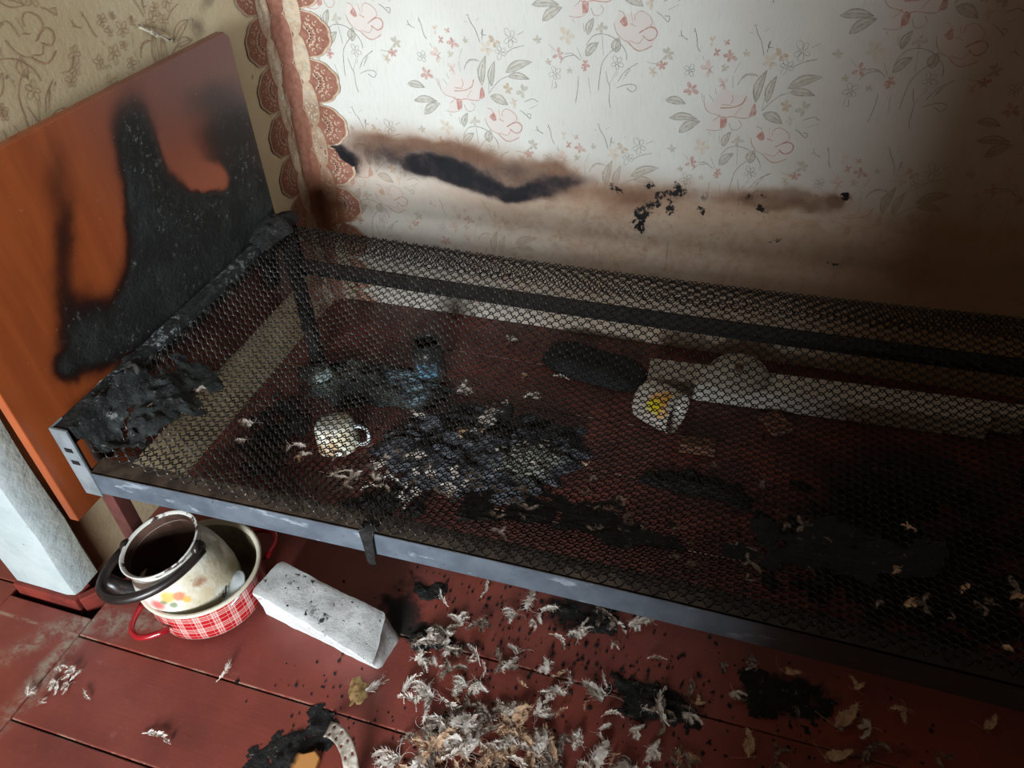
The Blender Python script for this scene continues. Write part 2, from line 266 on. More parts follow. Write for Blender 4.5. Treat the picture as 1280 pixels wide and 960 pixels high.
k.bump(k.ma('ADD', k.ma('MULTIPLY', n2, .5), k.ma('MULTIPLY', gr, .4)), .0007); M_FLOOR = k.m
M_SUB = simple('under_floor', rgb(32, 18, 15), rgb(20, 12, 10), 20, .9, .1)
M_SKIRT = simple('red_skirting', rgb(126, 50, 40), rgb(96, 38, 32), 14, .55, .35)

fl = MB().box(-3.2, 1.6, -3.4, 1.95, -.08, -.02).build('floor', M_SUB); struct(fl)
random.seed(4)
for (xa, xb, yb) in ((-1.178, 1.5, 1.855),):
    y = yb
    while y > -3.2:
        ya = y-.1853; xa = -1.239 if ya > .60 else -1.178
        dz = random.uniform(-.0012, .0006)
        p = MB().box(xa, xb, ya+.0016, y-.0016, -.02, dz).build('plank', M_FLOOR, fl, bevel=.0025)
        y = ya
y = 1.0
MB().box(-1.40, -1.182, -1.5, .60, -.02, -.001).build('threshold_board', M_FLOOR, fl, bevel=.002)
for i in range(22):
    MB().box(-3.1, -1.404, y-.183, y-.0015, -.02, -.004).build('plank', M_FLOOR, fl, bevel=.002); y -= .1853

# ------------------------------------------------------------------ shell
def wallbox(name, m, *b): return struct(MB().box(*b).build(name, m))
wb = wallbox('wall_back', M_WALL, -1.44, 1.6, 1.855, 2.0, -.02, 2.5)
wl = wallbox('wall_left', M_LWALL, -1.395, -1.24, .645, 1.855, -.02, 2.5)
# whitewashed end of the partition, rounded arris, in the doorway
def jamb():
    v = []; f = []
    path = [(-1.395, .66), (-1.395, .628), (-1.385, .622), (-1.30, .6205), (-1.250, .621), (-1.232, .626), (-1.226, .64), (-1.2255, .69), (-1.24, .70)]
    zs = [.028+i*.09 for i in range(28)]
    for z in zs:
        for (x, y) in path:
            d = .004*mnoise.noise((x*9, y*9, z*7)); v.append((x+d*.6, y+d, z))
    n = len(path)
    for i in range(len(zs)-1):
        for j in range(n-1): f.append((i*n+j, i*n+j+1, (i+1)*n+j+1, (i+1)*n+j))
    f.append(tuple(range(n))[::-1])
    return v, f
v, f = jamb(); jb = struct(mesh('door_1', v, f, M_JAMB, None)); autosmooth(jb, 50)
sk = struct(MB().box(-1.39, -1.222, .612, .66, -.02, .027).build('baseboard_left', M_SKIRT, None, bevel=.003))
MB().box(-.0, .055, -.009, .009, -.02, .03, Matrix.Rotation(.9, 3, 'Z'), (-1.218, .622, 0)).build('skirting_offcut', M_SKIRT, sk, bevel=.002)
wallbox('wall_right', M_PLAIN, 1.5, 1.6, -3.4, 1.855, -.02, 2.5)
wallbox('ceiling', M_CEIL, -3.2, 1.6, -3.4, 2.0, 2.5, 2.6)
wallbox('wall_hall', M_PLAIN, -3.2, -3.1, -3.4, 2.0, -.02, 2.5)
wallbox('wall_hall_back', M_PLAIN, -3.1, -1.40, .98, 1.08, -.02, 2.5)
wf = struct(MB().box(-3.2, -.86, -3.4, -3.25, -.02, 2.5).box(.62, 1.6, -3.4, -3.25, -.02, 2.5).box(-.86, .62, -3.4, -3.25, -.02, .7).box(-.86, .62, -3.4, -3.25, 2.2, 2.5).build('wall_front', M_PLAIN))
struct(MB().box(-.12, 1.5, -.58, -.48, -.02, 2.5).box(-1.24, -.12, -.58, -.48, 2.08, 2.5).build('shade_partition', M_PLAIN))  # unseen partition with doorway, added to cut the window light on the right
M_WFRAME = simple('window_paint', rgb(220, 220, 215), rgb(200, 200, 195), 8, .5, .4)
wn = struct(MB().box(-.86, -.81, -3.36, -3.30, .7, 2.2).box(.57, .62, -3.36, -3.30, .7, 2.2).box(-.81, .57, -3.36, -3.30, .7, .76).box(-.81, .57, -3.36, -3.30, 2.14, 2.2).build('window_1', M_WFRAME))
MB().box(-.85, .61, -3.30, -3.18, .675, .7).build('window_sill', M_WFRAME, wn, bevel=.004)

# ------------------------------------------------------------------ printed flowers on the wallpapers
class PrintSet:
    def __init__(s, place): s.place = place; s.mb = {}; s.nz = 0
    def poly(s, col, pts):
        m = s.mb.setdefault(col, MB()); s.nz = (s.nz+1) % 40; h = .00025+.00001*s.nz
        m.add([s.place(u, v, h) for u, v in pts], [tuple(range(len(pts)))])
    def strip(s, col, pts, w):
        m = s.mb.setdefault(col, MB()); s.nz = (s.nz+1) % 40; h = .0007+.00001*s.nz; P = []
        n = len(pts)
        for i, (a, b) in enumerate(pts):
            p, q = pts[max(i-1, 0)], pts[min(i+1, n-1)]; dx, dy = q[0]-p[0], q[1]-p[1]; l = math.hypot(dx, dy) or 1
            ww = w*(.55 if i in (0, n-1) else 1.)*.5; P += [(a-dy/l*ww, b+dx/l*ww), (a+dy/l*ww, b-dx/l*ww)]
        m.add([s.place(u, v, h) for u, v in P], [(2*i, 2*i+1, 2*i+3, 2*i+2) for i in range(n-1)])
def spline(pts, k=4):
    if len(pts) < 3: return pts
    out = []
    P = [pts[0]]+list(pts)+[pts[-1]]
    for i in range(1, len(P)-2):
        for j in range(k):
            t = j/k; a, b, c, d = P[i-1], P[i], P[i+1], P[i+2]
            out.append(tuple(.5*((2*b[q])+(-a[q]+c[q])*t+(2*a[q]-5*b[q]+4*c[q]-d[q])*t*t+(-a[q]+3*b[q]-3*c[q]+d[q])*t**3) for q in range(2)))
    return out+[pts[-1]]
def motif(ps, u0, v0, one=None):
    R = random.Random(5)
    c_ = lambda c: one or c
    T = lambda p: (u0+p[0]*1e-4, v0+p[1]*1e-4)
    for col, pts in M_FILLS: ps.poly(c_(col), [T(p) for p in spline(pts+[pts[0]], 3)[:-1]]) if not one else None
    for a, b, wd in M_LEAVES:
        a, b = T(a), T(b); dx, dy = b[0]-a[0], b[1]-a[1]; l = math.hypot(dx, dy); wd = wd*1e-4*.5
        up, lo_ = [], []
        for i in range(9):
            t = i/8; o = math.sin(PI*t**.85)*wd; bend = .08*l*math.sin(PI*t); px, py = a[0]+dx*t-dy/l*bend, a[1]+dy*t+dx/l*bend
            up.append((px-dy/l*o, py+dx/l*o)); lo_.append((px+dy/l*o, py-dx/l*o))
        if not one: ps.poly('G', up+lo_[::-1])
        ps.strip(c_('D'), up, .0016); ps.strip(c_('D'), lo_, .0016)
        mid = [((p[0]+q[0])/2, (p[1]+q[1])/2) for p, q in zip(up, lo_)]; ps.strip(c_('D'), mid, .0011)
        if not one:
            hi = [((p[0]*.7+q[0]*.3), (p[1]*.7+q[1]*.3)) for p, q in zip(up, lo_)][2:7]; ps.strip('P', hi, .002)
    for c, r, col, outl in M_FLOWERS:
        cx, cy = T(c); r *= 1e-4; a0 = R.random()*6
        for i in range(5):
            a = a0+i*2*PI/5+R.uniform(-.25, .25); rr = r*R.uniform(.75, 1.1); px, py = cx+math.cos(a)*rr*.58, cy+math.sin(a)*rr*.58
            ca, sa = math.cos(a), math.sin(a); pt = []
            for j in range(8):
                t = j*PI/4; e, g = math.cos(t)*rr*.44, math.sin(t)*rr*.27; pt.append((px+ca*e-sa*g, py+sa*e+ca*g))
            if outl or one: ps.strip(c_('D'), pt+[pt[0]], .0011)
            else:
                if R.random() < .85: ps.poly(col, pt)
                if R.random() < .6: ps.strip('R2' if col in ('R', 'P2') else 'O2', [(cx, cy), (cx+ca*r*.5, cy+sa*r*.5)], .0035)
    for col, wd, pts in M_LINES: ps.strip(c_(col), spline([T(p) for p in pts]), max(wd*1e-4*1.1, .0017))
ps = PrintSet(lambda u, v, h: (u, 1.855-h, v))
for (u, v) in ((-.982, .872), (-.296, .880), (.381, .883), (-.625, .634), (.046, .639), (.72, .639), (-.296, .392), (.381, .392), (-.982, .385), (.046, 1.13), (-.625, 1.125), (.04, .148), (-.62, .148)):
    motif(ps, u, v)
PN = dict(D='stem_print', G='leaf_print', R='rose_print', R2='deep_rose_print', P='pale_petal_print', P2='pink_petal_print', O='tan_petal_print', O2='ochre_print')
for col, m in ps.mb.items(): stuff(m.build(PN[col], PR[col], wb))
ps = PrintSet(lambda u, v, h: (-1.24+h, u, v))
for (u, v) in ((1.10, 1.03), (.76, .79), (1.44, .79), (.42, 1.03), (1.10, .55)): motif(ps, u, v, 'L')
for col, m in ps.mb.items(): stuff(m.build('flower_print', M_LPRINT, wl))

# ------------------------------------------------------------------ lace border strip pasted round the corner
RC = .05
def bord(s, z, h):
    a = RC*PI/4
    cr = min(1., max(0., 1-(abs(s)-.040)/.022))
    h = h + .0016 + cr*(.0055*mnoise.noise((s*28, z*11, 3)) + .004*mnoise.noise((s*60, z*30, 7)) + .004)
    if s < -a: return (-1.24+h, 1.855-RC+(s+a), z)
    if s > a: return (-1.24+RC+(s-a), 1.855-h, z)
    t = (s+a)/(2*a)*PI/2; r = RC-h
    return (-1.24+RC-math.cos(t)*r, 1.855-RC+math.sin(t)*r, z)
def border_mat(name, c1, c2):
    k = NT(name, .75, .2); c = k.mix(k.mr(k.noise(70, 3), .35, .65), c1, c2)
    x, y, z = k.sep(k.pos())
    scor = k.ells(k.warp(.05, 14), 'xz', [(-1.20, .36, .07, .13, 0, .2, .75), (-1.17, .28, .10, .08, 0, .2, .7), (-1.165, .63, .05, .07, 0, .1, .4), (-1.24, .8, .05, .25, 0, .0, .35), (-1.20, .52, .10, .20, .2, .0, .55)])
    c = k.mix(scor, c, rgb(112, 70, 48))
    eye = k.ells(k.warp(.025, 22), 'xz', [(-1.105, .495, .045, .02, -.62, .3, 1.1), (-1.14, .53, .03, .018, -.6, .0, .5)])
    c = k.mix(k.mr(eye, .25, .7), c, rgb(24, 22, 26)); k.col(c); return k.m
M_BB = border_mat('border_ivory', rgb(196, 178, 154), rgb(176, 154, 128))
M_BR = border_mat('border_rose', rgb(156, 110, 94), rgb(138, 92, 78))
M_BL = border_mat('border_sprig', rgb(200, 180, 158), rgb(186, 160, 138))
M_BK = border_mat('border_edge', rgb(164, 112, 104), rgb(150, 100, 92))
M_BI = border_mat('border_lace', rgb(200, 204, 196), rgb(176, 178, 168))
PZ = .1215; Z0 = .8285
def scallop(s0, s1, zc, half, bumps=5):
    """lobed half-disc from spine s0 to tip s1"""
    pts = []
    for i in range(31):
        t = -PI/2+PI*i/30; r = 1+.045*abs(math.sin(bumps*t))-.03
        pts.append((s0+(s1-s0)*math.cos(t)*r, zc+half*math.sin(t)*r))
    return pts
v = []; f = []; NZ = 130; SS = [-.066+.132*i/40 for i in range(41)]
for iz in range(NZ+1):
    for s in SS: v.append(bord(s, -.0+1.5*iz/NZ, 0))
n = len(SS)
f = [(i*n+j, i*n+j+1, (i+1)*n+j+1, (i+1)*n+j) for i in range(NZ) for j in range(n-1)]
bo = struct(mesh('trim_1', v, f, M_BR, None, True))
mbs = {q: MB() for q in 'rose sprig edge panel lace'.split()}
def bpoly(q, pts, h): mbs[q].add([bord(s, z, h) for s, z in pts], [tuple(range(len(pts)))])
def bfan(q, pts, c, h):
    n = len(pts); K = 5; V = []
    for r in range(K+1):
        t = r/K; V += [bord(c[0]+(s-c[0])*t, c[1]+(z-c[1])*t, h) for s, z in pts]
    mbs[q].add(V, [(r*n+i, (r+1)*n+i, (r+1)*n+i+1, r*n+i+1) for r in range(K) for i in range(n-1)])
def bline(q, pts, w, h):
    P = []; n = len(pts)
    for i, (a, b) in enumerate(pts):
        p, r = pts[max(i-1, 0)], pts[min(i+1, n-1)]; dx, dy = r[0]-p[0], r[1]-p[1]; l = math.hypot(dx, dy) or 1
        P += [(a-dy/l*w/2, b+dx/l*w/2), (a+dy/l*w/2, b-dx/l*w/2)]
    mbs[q].add([bord(s, z, h) for s, z in P], [(2*i, 2*i+1, 2*i+3, 2*i+2) for i in range(n-1)])
for sg in (1, -1):
    for i in range(-7, 6):
        zc = Z0+PZ*i+(0 if sg > 0 else .0)
        o = scallop(sg*.058, sg*.143, zc, PZ*.5); e = scallop(sg*.058, sg*.147, zc, PZ*.515)
        bfan('edge', e, (sg*.058, zc), .0005); bfan('panel', [(a-sg*.0012, b) for a, b in e], (sg*.058, zc), .0008); bfan('rose', [(a-sg*.004, zc+(b-zc)*.97) for a, b in o], (sg*.058, zc), .0011)
        # leaf sprigs radiating over the scallop
        for a in (-62, -38, -13, 13, 38, 62):
            ar = math.radians(a); L_ = .052*(1-.0012*abs(a))
            for t, sd in ((.3, 1), (.3, -1), (.55, 1), (.55, -1), (.8, 1), (.8, -1), (.98, 0)):
                c0 = (sg*(.066+math.cos(ar)*L_*t), zc+math.sin(ar)*L_*t*1.0); al = ar+sd*.75; ll = .009*(1.15-.35*t); q = []
                for j in range(6):
                    th = j*PI/3; e1, g1 = ll*.55*(1+math.cos(th)), ll*.26*math.sin(th); q.append((c0[0]+sg*(math.cos(al)*e1-math.sin(al)*g1), c0[1]+math.sin(al)*e1+math.cos(al)*g1))
                bpoly('sprig', q, .0016)
        # ivory lace panel
        zp = zc+PZ*.5; pp = [(sg*.046+.022*math.cos(t*PI/12), zp+PZ*.52*math.sin(t*PI/12)) for t in range(24)]
        bfan('panel', pp+[pp[0]], (sg*.046, zp), .0014)
        R = random.Random(i*7+sg)
        for _ in range(26):
            a, b = R.uniform(-.016, .016), R.uniform(-.045, .045)
            if (a/.019)**2+(b/.05)**2 > 1: continue
            an = R.uniform(0, PI); q = [(sg*.046+a+.0045*math.cos(an)*(1 if j in (0,) else -1 if j == 2 else 0)+(.0018*math.sin(an) if j == 1 else -.0018*math.sin(an) if j == 3 else 0), zp+b+.0045*math.sin(an)*(1 if j == 0 else -1 if j == 2 else 0)+(-.0018*math.cos(an) if j == 1 else .0018*math.cos(an) if j == 3 else 0)) for j in range(4)]
            bpoly('lace', q, .0018)
        bline('sprig', [(a-sg*.001, b) for a, b in scallop(sg*.016, sg*.034, zc-.01, PZ*.5, 3)], .0022, .0022)
for q, m, nm in (('rose', M_BR, 'scallop_print'), ('sprig', M_BL, 'sprig_print'), ('edge', M_BK, 'scallop_edging'), ('panel', M_BB, 'ivory_panel'), ('lace', PR['E'], 'lace_print')):
    stuff(mbs[q].build(nm, m, bo))
# torn flap in the left wallpaper
tf = MB(); R = random.Random(3); P = []
for i in range(8):
    t = i/7; P.append([(-1.237+.004*math.sin(j*1.4)+.010*(j/3)*math.sin(PI*t), 1.36+.085*t, .985-.055*t-.012*j/3+.004*R.uniform(-1, 1)) for j in range(4)])
tf.add([p for r in P for p in r], [(i*4+j, i*4+j+1, i*4+j+5, i*4+j+4) for i in range(7) for j in range(3)])
tf.build('torn_paper', simple('torn_edge', rgb(214, 204, 184), rgb(92, 74, 56), 40, .85, .1, lo=.45, hi=.6), wl, True)
# ------------------------------------------------------------------ bed
bed = empty('metal_bed', (-.2, 1.12, 0))
tag(bed, 'burnt out metal bed with bare wire mesh, grey front rail and scorched orange headboard', 'bed')
def part(mb, name, m, smooth=False, bevel=0, parent=None, o=None):
    o = mb.build(name, m, None, smooth, bevel)
    return setp(o, bed) if parent is None else o
k = NT('rail_paint', .5, .45)
x, y, z = k.sep(k.pos())
c = k.mix(k.mr(k.noise(14, 5), .3, .7), rgb(92, 102, 112), rgb(72, 80, 90))
c = k.mix(k.ma('MULTIPLY', k.mr(k.noise(1, 4, .65, k.stretch(14, 40, 40)), .58, .68), .6), c, rgb(150, 160, 170))
c = k.mix(k.mr(z, .347, .3495), c, k.mix(k.mr(k.noise(30, 5), .35, .65), rgb(88, 74, 62), rgb(54, 44, 38)))
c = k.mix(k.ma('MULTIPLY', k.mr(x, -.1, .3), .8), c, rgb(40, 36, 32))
c = k.mix(k.mr(k.noise(60, 4, .7), .66, .72, 0, .8), c, rgb(46, 40, 38))
k.col(c); k.bump(k.noise(120, 3), .0006); M_RAIL = k.m
M_SOOTY = simple('sooty_steel', rgb(42, 40, 40), rgb(24, 23, 24), 40, .6, .4, .3, .001)
k = NT('charred_bar', .75, .35)
c = k.mix(k.mr(k.noise(50, 5, .7), .3, .7), rgb(44, 48, 47), rgb(16, 17, 18))
ash = k.ma('MULTIPLY', k.mr(k.noise(60, 5, .75), .52, .62), k.ells(k.warp(.06, 20), 'yz', [(1.02, .45, .10, .05, 0, .2, 1.), (.86, .45, .10, .05, 0, .1, .9), (1.3, .45, .16, .04, 0, .1, .6)]))
c = k.mix(ash, c, rgb(150, 156, 158)); k.col(c); k.bump(k.noise(90, 5, .7), .004); M_BAR = k.m
M_BRACKET = simple('bracket_paint', rgb(128, 136, 140), rgb(104, 112, 116), 18, .5, .4)
M_LEG = simple('brown_leg_paint', rgb(96, 54, 48), rgb(74, 42, 38), 12, .5, .4)
def bow(x): return .014*math.sin(PI*min(max((x+1.12)/1.87, 0), 1))
X0, X1 = -1.118, .735
def rail(ya, yb, zt, zb, fl_y, sgn):
    m = MB(); N = 24; th = .003
    for (y0, y1, z0, z1) in ((ya, ya+th*sgn, zb, zt), (ya, fl_y, zt-th, zt)):
        vs = []; fs = []
        for i in range(N+1):
            x = X0+(X1-X0)*i/N; b = bow(x)*sgn
            vs += [(x, y0+b, z0), (x, y1+b, z0), (x, y1+b, z1), (x, y0+b, z1)]
        for i in range(N):
            for j in range(4): fs.append((i*4+j, i*4+(j+1) % 4, (i+1)*4+(j+1) % 4, (i+1)*4+j))
        fs += [(0, 3, 2, 1), (N*4, N*4+1, N*4+2, N*4+3)]
        m.add(vs, fs)
    return m
part(rail(.716, 0, .350, .291, .758, 1), 'front_rail', M_RAIL)
part(rail(1.545, 0, .340, .292, 1.50, -1), 'rear_rail', M_SOOTY)
M_SLOT = simple('slot_shadow', rgb(30, 30, 32), rgb(20, 20, 22), 30, .8, .2)
for ys, yy in ((1, .716), (-1, 1.548)):
    b = MB().box(-1.152, -1.112, yy-.003, yy+.003, .284, .462).box(-1.152, -1.147, min(yy, yy+.03*ys), max(yy, yy+.03*ys), .284, .462)
    br = part(b, 'end_bracket', M_BRACKET if ys > 0 else M_SOOTY, bevel=.0015)
    if ys > 0:
        for zz in (.405, .372): MB().box(-1.139, -1.122, yy-.0042, yy-.002, zz, zz+.010, Matrix.Rotation(-.15, 3, 'Y') if 0 else None).build('slot', M_SLOT, br)
part(MB().box(-1.155, -1.118, .716, 1.548, .418, .46), 'end_bar', M_BAR, bevel=.006)
part(MB().box(.735, .772, .716, 1.548, .418, .46), 'end_bar', M_SOOTY, bevel=.006)
for xx in (-1.125, .745):
    for yy in (.745, 1.515):
        part(MB().box(xx-.016, xx+.016, yy-.016, yy+.016, 0.0005, .43 if yy > 1 else .30), 'leg', M_LEG if yy < 1 else M_SOOTY, bevel=.002)
k = NT('headboard_veneer', .36, .5)
x, y, z = k.sep(k.pos())
gr = k.noise(1, 5, .65, k.stretch(1, 26, 3)); n1 = k.noise(3, 4)
c = k.mix(k.mr(gr, .3, .7), rgb(166, 84, 42), rgb(148, 72, 36))
c = k.mix(k.mr(y, .95, 1.3, 0, .8), c, rgb(164, 88, 62))
top = k.ma('MULTIPLY', k.mr(z, .60, .86), k.mr(y, .95, 1.35))
c = k.mix(k.ma('MULTIPLY', top, .85), c, rgb(104, 62, 54))
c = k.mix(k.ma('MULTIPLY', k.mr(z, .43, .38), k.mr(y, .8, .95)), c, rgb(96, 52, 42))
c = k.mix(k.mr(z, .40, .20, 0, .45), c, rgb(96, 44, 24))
wp = k.warp(.040, 9, None, 5); wp2 = k.warp(.014, 50, wp)
dark = k.ma('MULTIPLY', k.ells(wp2, 'yz', HEAD_DARK, False), k.ma('SUBTRACT', 1., k.ells(wp2, 'yz', HEAD_FING)))
dark = k.ma('MULTIPLY', dark, k.mr(z, .385, .43, .25, 1.))
c = k.mix(k.mr(dark, .0, .75), c, rgb(58, 26, 18))
c = k.mix(k.mr(dark, .35, 1.05), c, rgb(20, 15, 14))
charcol = k.mix(k.mr(k.noise(13, 6, .72), .42, .7), rgb(12, 12, 11), rgb(36, 40, 38))
c = k.mix(k.mr(dark, .8, 1.5), c, charcol)
ash = k.ma('MULTIPLY', k.mr(k.noise(70, 6, .78), .55, .66), k.mr(dark, .5, 1.1))
ash = k.ma('MULTIPLY', ash, k.mr(k.noise(9, 3), .42, .60))
c = k.mix(k.ma('MULTIPLY', ash, .7), c, rgb(132, 138, 134))
c = k.mix(k.mr(k.noise(110, 3, .7), .70, .74, 0, .5), c, rgb(206, 170, 140))
k.col(c); k.rough(k.mr(dark, .5, 1.4, .34, .8))
k.bump(k.ma('MULTIPLY', k.noise(60, 5, .7), k.mr(dark, .8, 1.5)), .006); M_HEAD = k.m
hb = bmesh.new()
pl = [(.684, .222), (1.562, .222), (1.562, .903), (1.548, .918), (.700, .918), (.684, .903)]
vs = [hb.verts.new((-1.198, a, b)) for a, b in pl]; fc = hb.faces.new(vs)
r = bmesh.ops.extrude_face_region(hb, geom=[fc]); bmesh.ops.translate(hb, vec=(.022, 0, 0), verts=[e for e in r['geom'] if isinstance(e, bmesh.types.BMVert)])
bmesh.ops.recalc_face_normals(hb, faces=hb.faces)
me = bpy.data.meshes.new('headboard'); hb.to_mesh(me); hb.free()
ho = link('headboard', me, M_HEAD); b = ho.modifiers.new('bevel', 'BEVEL'); b.width = .0025; b.segments = 2; setp(ho, bed)
for yy in (.80, 1.46):
    part(MB().box(-1.178, -1.153, yy-.02, yy+.02, .30, .44), 'mounting_plate', M_SOOTY, bevel=.002)

# woven wire mesh: interlinked flattened coils running the length of the bed
PROF = [(1.492, .418), (1.515, .424), (1.527, .441), (1.517, .457), (1.490, .452), (1.452, .426), (1.38, .388), (1.25, .352), (1.1, .330), (.95, .330), (.86, .338), (.79, .350), (.748, .359), (.728, .360)]
def prof_fine():
    out = []; P = [PROF[0]]+PROF+[PROF[-1]]
    for i in range(1, len(P)-2):
        for j in range(8):
            t = j/8; a, b_, c_, d = P[i-1], P[i], P[i+1], P[i+2]
            out.append(tuple(.5*((2*b_[q])+(-a[q]+c_[q])*t+(2*a[q]-5*b_[q]+4*c_[q]-d[q])*t*t+(-a[q]+3*b_[q]-3*c_[q]+d[q])*t**3) for q in (0, 1)))
    return out+[PROF[-1]]
PF = prof_fine(); CUM = [0.]
for a, b in zip(PF, PF[1:]): CUM.append(CUM[-1]+math.hypot(b[0]-a[0], b[1]-a[1]))
VL = CUM[-1]
import bisect
def pv(v):
    v = min(max(v, 0), VL-1e-6); i = bisect.bisect_right(CUM, v)-1; t = (v-CUM[i])/(CUM[i+1]-CUM[i])
    a, b = PF[i], PF[i+1]; return a[0]+(b[0]-a[0])*t, a[1]+(b[1]-a[1])*t
def sst(a, b, x): t = min(max((x-a)/(b-a), 0), 1); return t*t*(3-2*t)
def surf(x, v):
    y, z = pv(v)
    u = (x-X0)/(X1-X0); mid = math.sin(PI*min(max(u, 0), 1))
    e = math.exp(-max(x-X0, 0)/.11)+math.exp(-max(X1-x, 0)/.16)
    wy = max(sst(.735, .83, y), .45)
    z += e*wy*max(.447-z, 0)*.97
    z -= .035*mid*sst(1.45, 1.25, y)*sst(.76, .95, y)
    z += .006*mnoise.noise((x*5, y*5, 0))*sst(1.5, 1.3, y)*sst(.74, .85, y)
    y += -.030*mid*sst(.9, 1.45, y) + .010*math.exp(-max(x-X0, 0)/.25)*sst(.9, .75, y)
    return Vector((x, y, z))
k = NT('mesh_wire', .42, .5, .55)
k.col(k.mix(k.mr(k.noise(25, 4), .35, .65), rgb(86, 80, 76), rgb(40, 36, 35))); x, y, z = k.sep(k.pos()); k.col(k.mix(k.ma('MAXIMUM', k.mr(x, -.75, -.15), k.mr(y, 1.35, 1.5)), k.b.inputs['Base Color'].links[0].from_socket, rgb(30, 25, 23))); k.rough(k.mr(k.noise(60, 3), .3, .7, .22, .5)); M_WIRE = k.m  # dim light painted into the wire colour: darker toward the right and rear
ROW = .0088; PX = .0281; AMP = ROW*.5+.0034; WB = .0042
nrow = int(VL/ROW)
def coil(j):
    vc = (j+.5)*ROW; ph = (j % 2)*PI; m = MB(); SP = 12
    N = int((X1-X0-.004)/PX*SP); pts = []
    for i in range(N+1):
        x = X0+.002+i*PX/SP; t = 2*PI*i/SP+ph
        tri = math.asin(.82*math.cos(t))/math.asin(.82)
        v = vc+(AMP+.003 if j < 3 else AMP)*tri
        p = surf(x, vc); q = surf(x, min(max(vc+.5*ROW, .002), VL)); o_ = surf(x, max(vc-.5*ROW, 0))
        T = (q-o_); T.normalize(); Nn = Vector((1, 0, 0)).cross(T)
        p2 = surf(x, v) if 0 < v < VL else p + T*(v-vc)
        pts.append(p2 + Nn*(.0075 if j < 3 else WB)*math.sin(t))
    m.tube(pts, .0014, 4, True)
    return m
for j in range(nrow):
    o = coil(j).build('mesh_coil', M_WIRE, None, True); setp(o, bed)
# tension springs along the left end bar
for i in range(9):
    yy = .80+i*.085; m = MB(); pts = []
    for q in range(33):
        t = q/32; a = t*2*PI*5; pts.append((-1.122+.030*t, yy+.0045*math.cos(a), .444-.006*t+.0045*math.sin(a)))
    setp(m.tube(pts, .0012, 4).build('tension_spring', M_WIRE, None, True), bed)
# ------------------------------------------------------------------ charred remains
def char_mat(name, hi=rgb(60, 62, 64), ash=.3, tint=None, tints=()):
    k = NT(name, .8, .35)
    c = k.mix(k.mr(k.noise(45, 5, .7), .35, .7), rgb(16, 16, 17), hi)
    for col, lst in tints:
        m = k.ma('MULTIPLY', k.spots(k.warp(.03, 40), lst), k.mr(k.noise(50, 4, .7), .38, .55)); c = k.mix(m, c, col)
    c = k.mix(k.ma('MULTIPLY', k.mr(k.noise(110, 5, .75), .60, .68), ash), c, rgb(160, 158, 150))
    k.col(c); k.bump(k.noise(95, 5, .75), .006); return k.m
M_CHAR = char_mat('char_black', rgb(42, 40, 40), .35)
M_CHARF = char_mat('char_floor', rgb(34, 31, 30), .5)
def heap(name, cx, cy, rx, ry, ang, h, seed, m, base=0., n=44, ridge=.6, fn=None, irr=.28, rag=.10):
    """crumpled mound with a ragged outline"""
    vs = []; fs = []; ca, sa = math.cos(ang), math.sin(ang); nr = n//2
    for i in range(nr+1):
        r = i/nr
        for a in range(n):
            th = 2*PI*a/n
            rr = r*(1+irr*fbm((math.cos(th)*1.7, math.sin(th)*1.7, seed*3.1), 4)+rag*mnoise.noise((math.cos(th)*5, math.sin(th)*5, seed))+rag*.8*mnoise.noise((math.cos(th)*13, math.sin(th)*13, seed+3)))
            ex, ey = rx*rr*math.cos(th), ry*rr*math.sin(th)
            x, y = cx+ca*ex-sa*ey, cy+sa*ex+ca*ey
            q = fbm((x*11, y*11, seed*2.), 4); rd = 1-abs(mnoise.noise((x*22, y*22, seed)))*1.6; fine = mnoise.noise((x*60, y*60, seed))
            env = max(0, 1-r**3.2)
            z = h*env*(.48+.45*q+ridge*.38*rd+.14*fine)
            z = max(z, .0015*(1-r)+.0006)
            b = fn(x, y) if fn else base
            vs.append((x+.006*mnoise.noise((x*40, y*40, 5)), y+.006*mnoise.noise((x*40, y*40, 9)), b+(z if r < 1 else 0.0003)))
    for i in range(nr):
        for a in range(n): fs.append((i*n+a, i*n+(a+1) % n, (i+1)*n+(a+1) % n, (i+1)*n+a))
    o = mesh(name, vs, fs, m); autosmooth(o, 55); return o
def patch(name, cx, cy, rx, ry, ang, h, seed, m, base=0., n=46, fn=None, cut=.42, lump=1.):
    """ragged sheet of char: torn outline with holes and loose islands"""
    ca, sa = math.cos(ang), math.sin(ang); V = []; val = []
    for i in range(n+1):
        for j in range(n+1):
            u, t = (i/n*2-1)*1.35, (j/n*2-1)*1.35; ex, ey = rx*u, ry*t
            x, y = cx+ca*ex-sa*ey, cy+sa*ex+ca*ey
            q = 1-(u*u+t*t) + .95*fbm((x*16, y*16, seed*1.7), 4) + .40*mnoise.noise((x*70, y*70, seed)) - cut
            z = h*min(max(q, 0), 1.1)*(.55+.55*lump*fbm((x*34, y*34, seed), 3)+.3*mnoise.noise((x*95, y*95, seed)))
            V.append((x+.003*mnoise.noise((x*90, y*90, 5)), y+.003*mnoise.noise((x*90, y*90, 9)), (fn(x, y) if fn else base)+max(z, 0)+.0007)); val.append(q)
    F = []; w_ = n+1
    for i in range(n):
        for j in range(n):
            a = i*w_+j; ids = (a, a+w_, a+w_+1, a+1)
            if sum(val[q] for q in ids) > 0: F.append(ids)
    used = sorted({q for f in F for q in f}); mp = {q: i for i, q in enumerate(used)}
    o = mesh(name, [V[q] for q in used], [tuple(mp[q] for q in f) for f in F], m); autosmooth(o, 50); return o
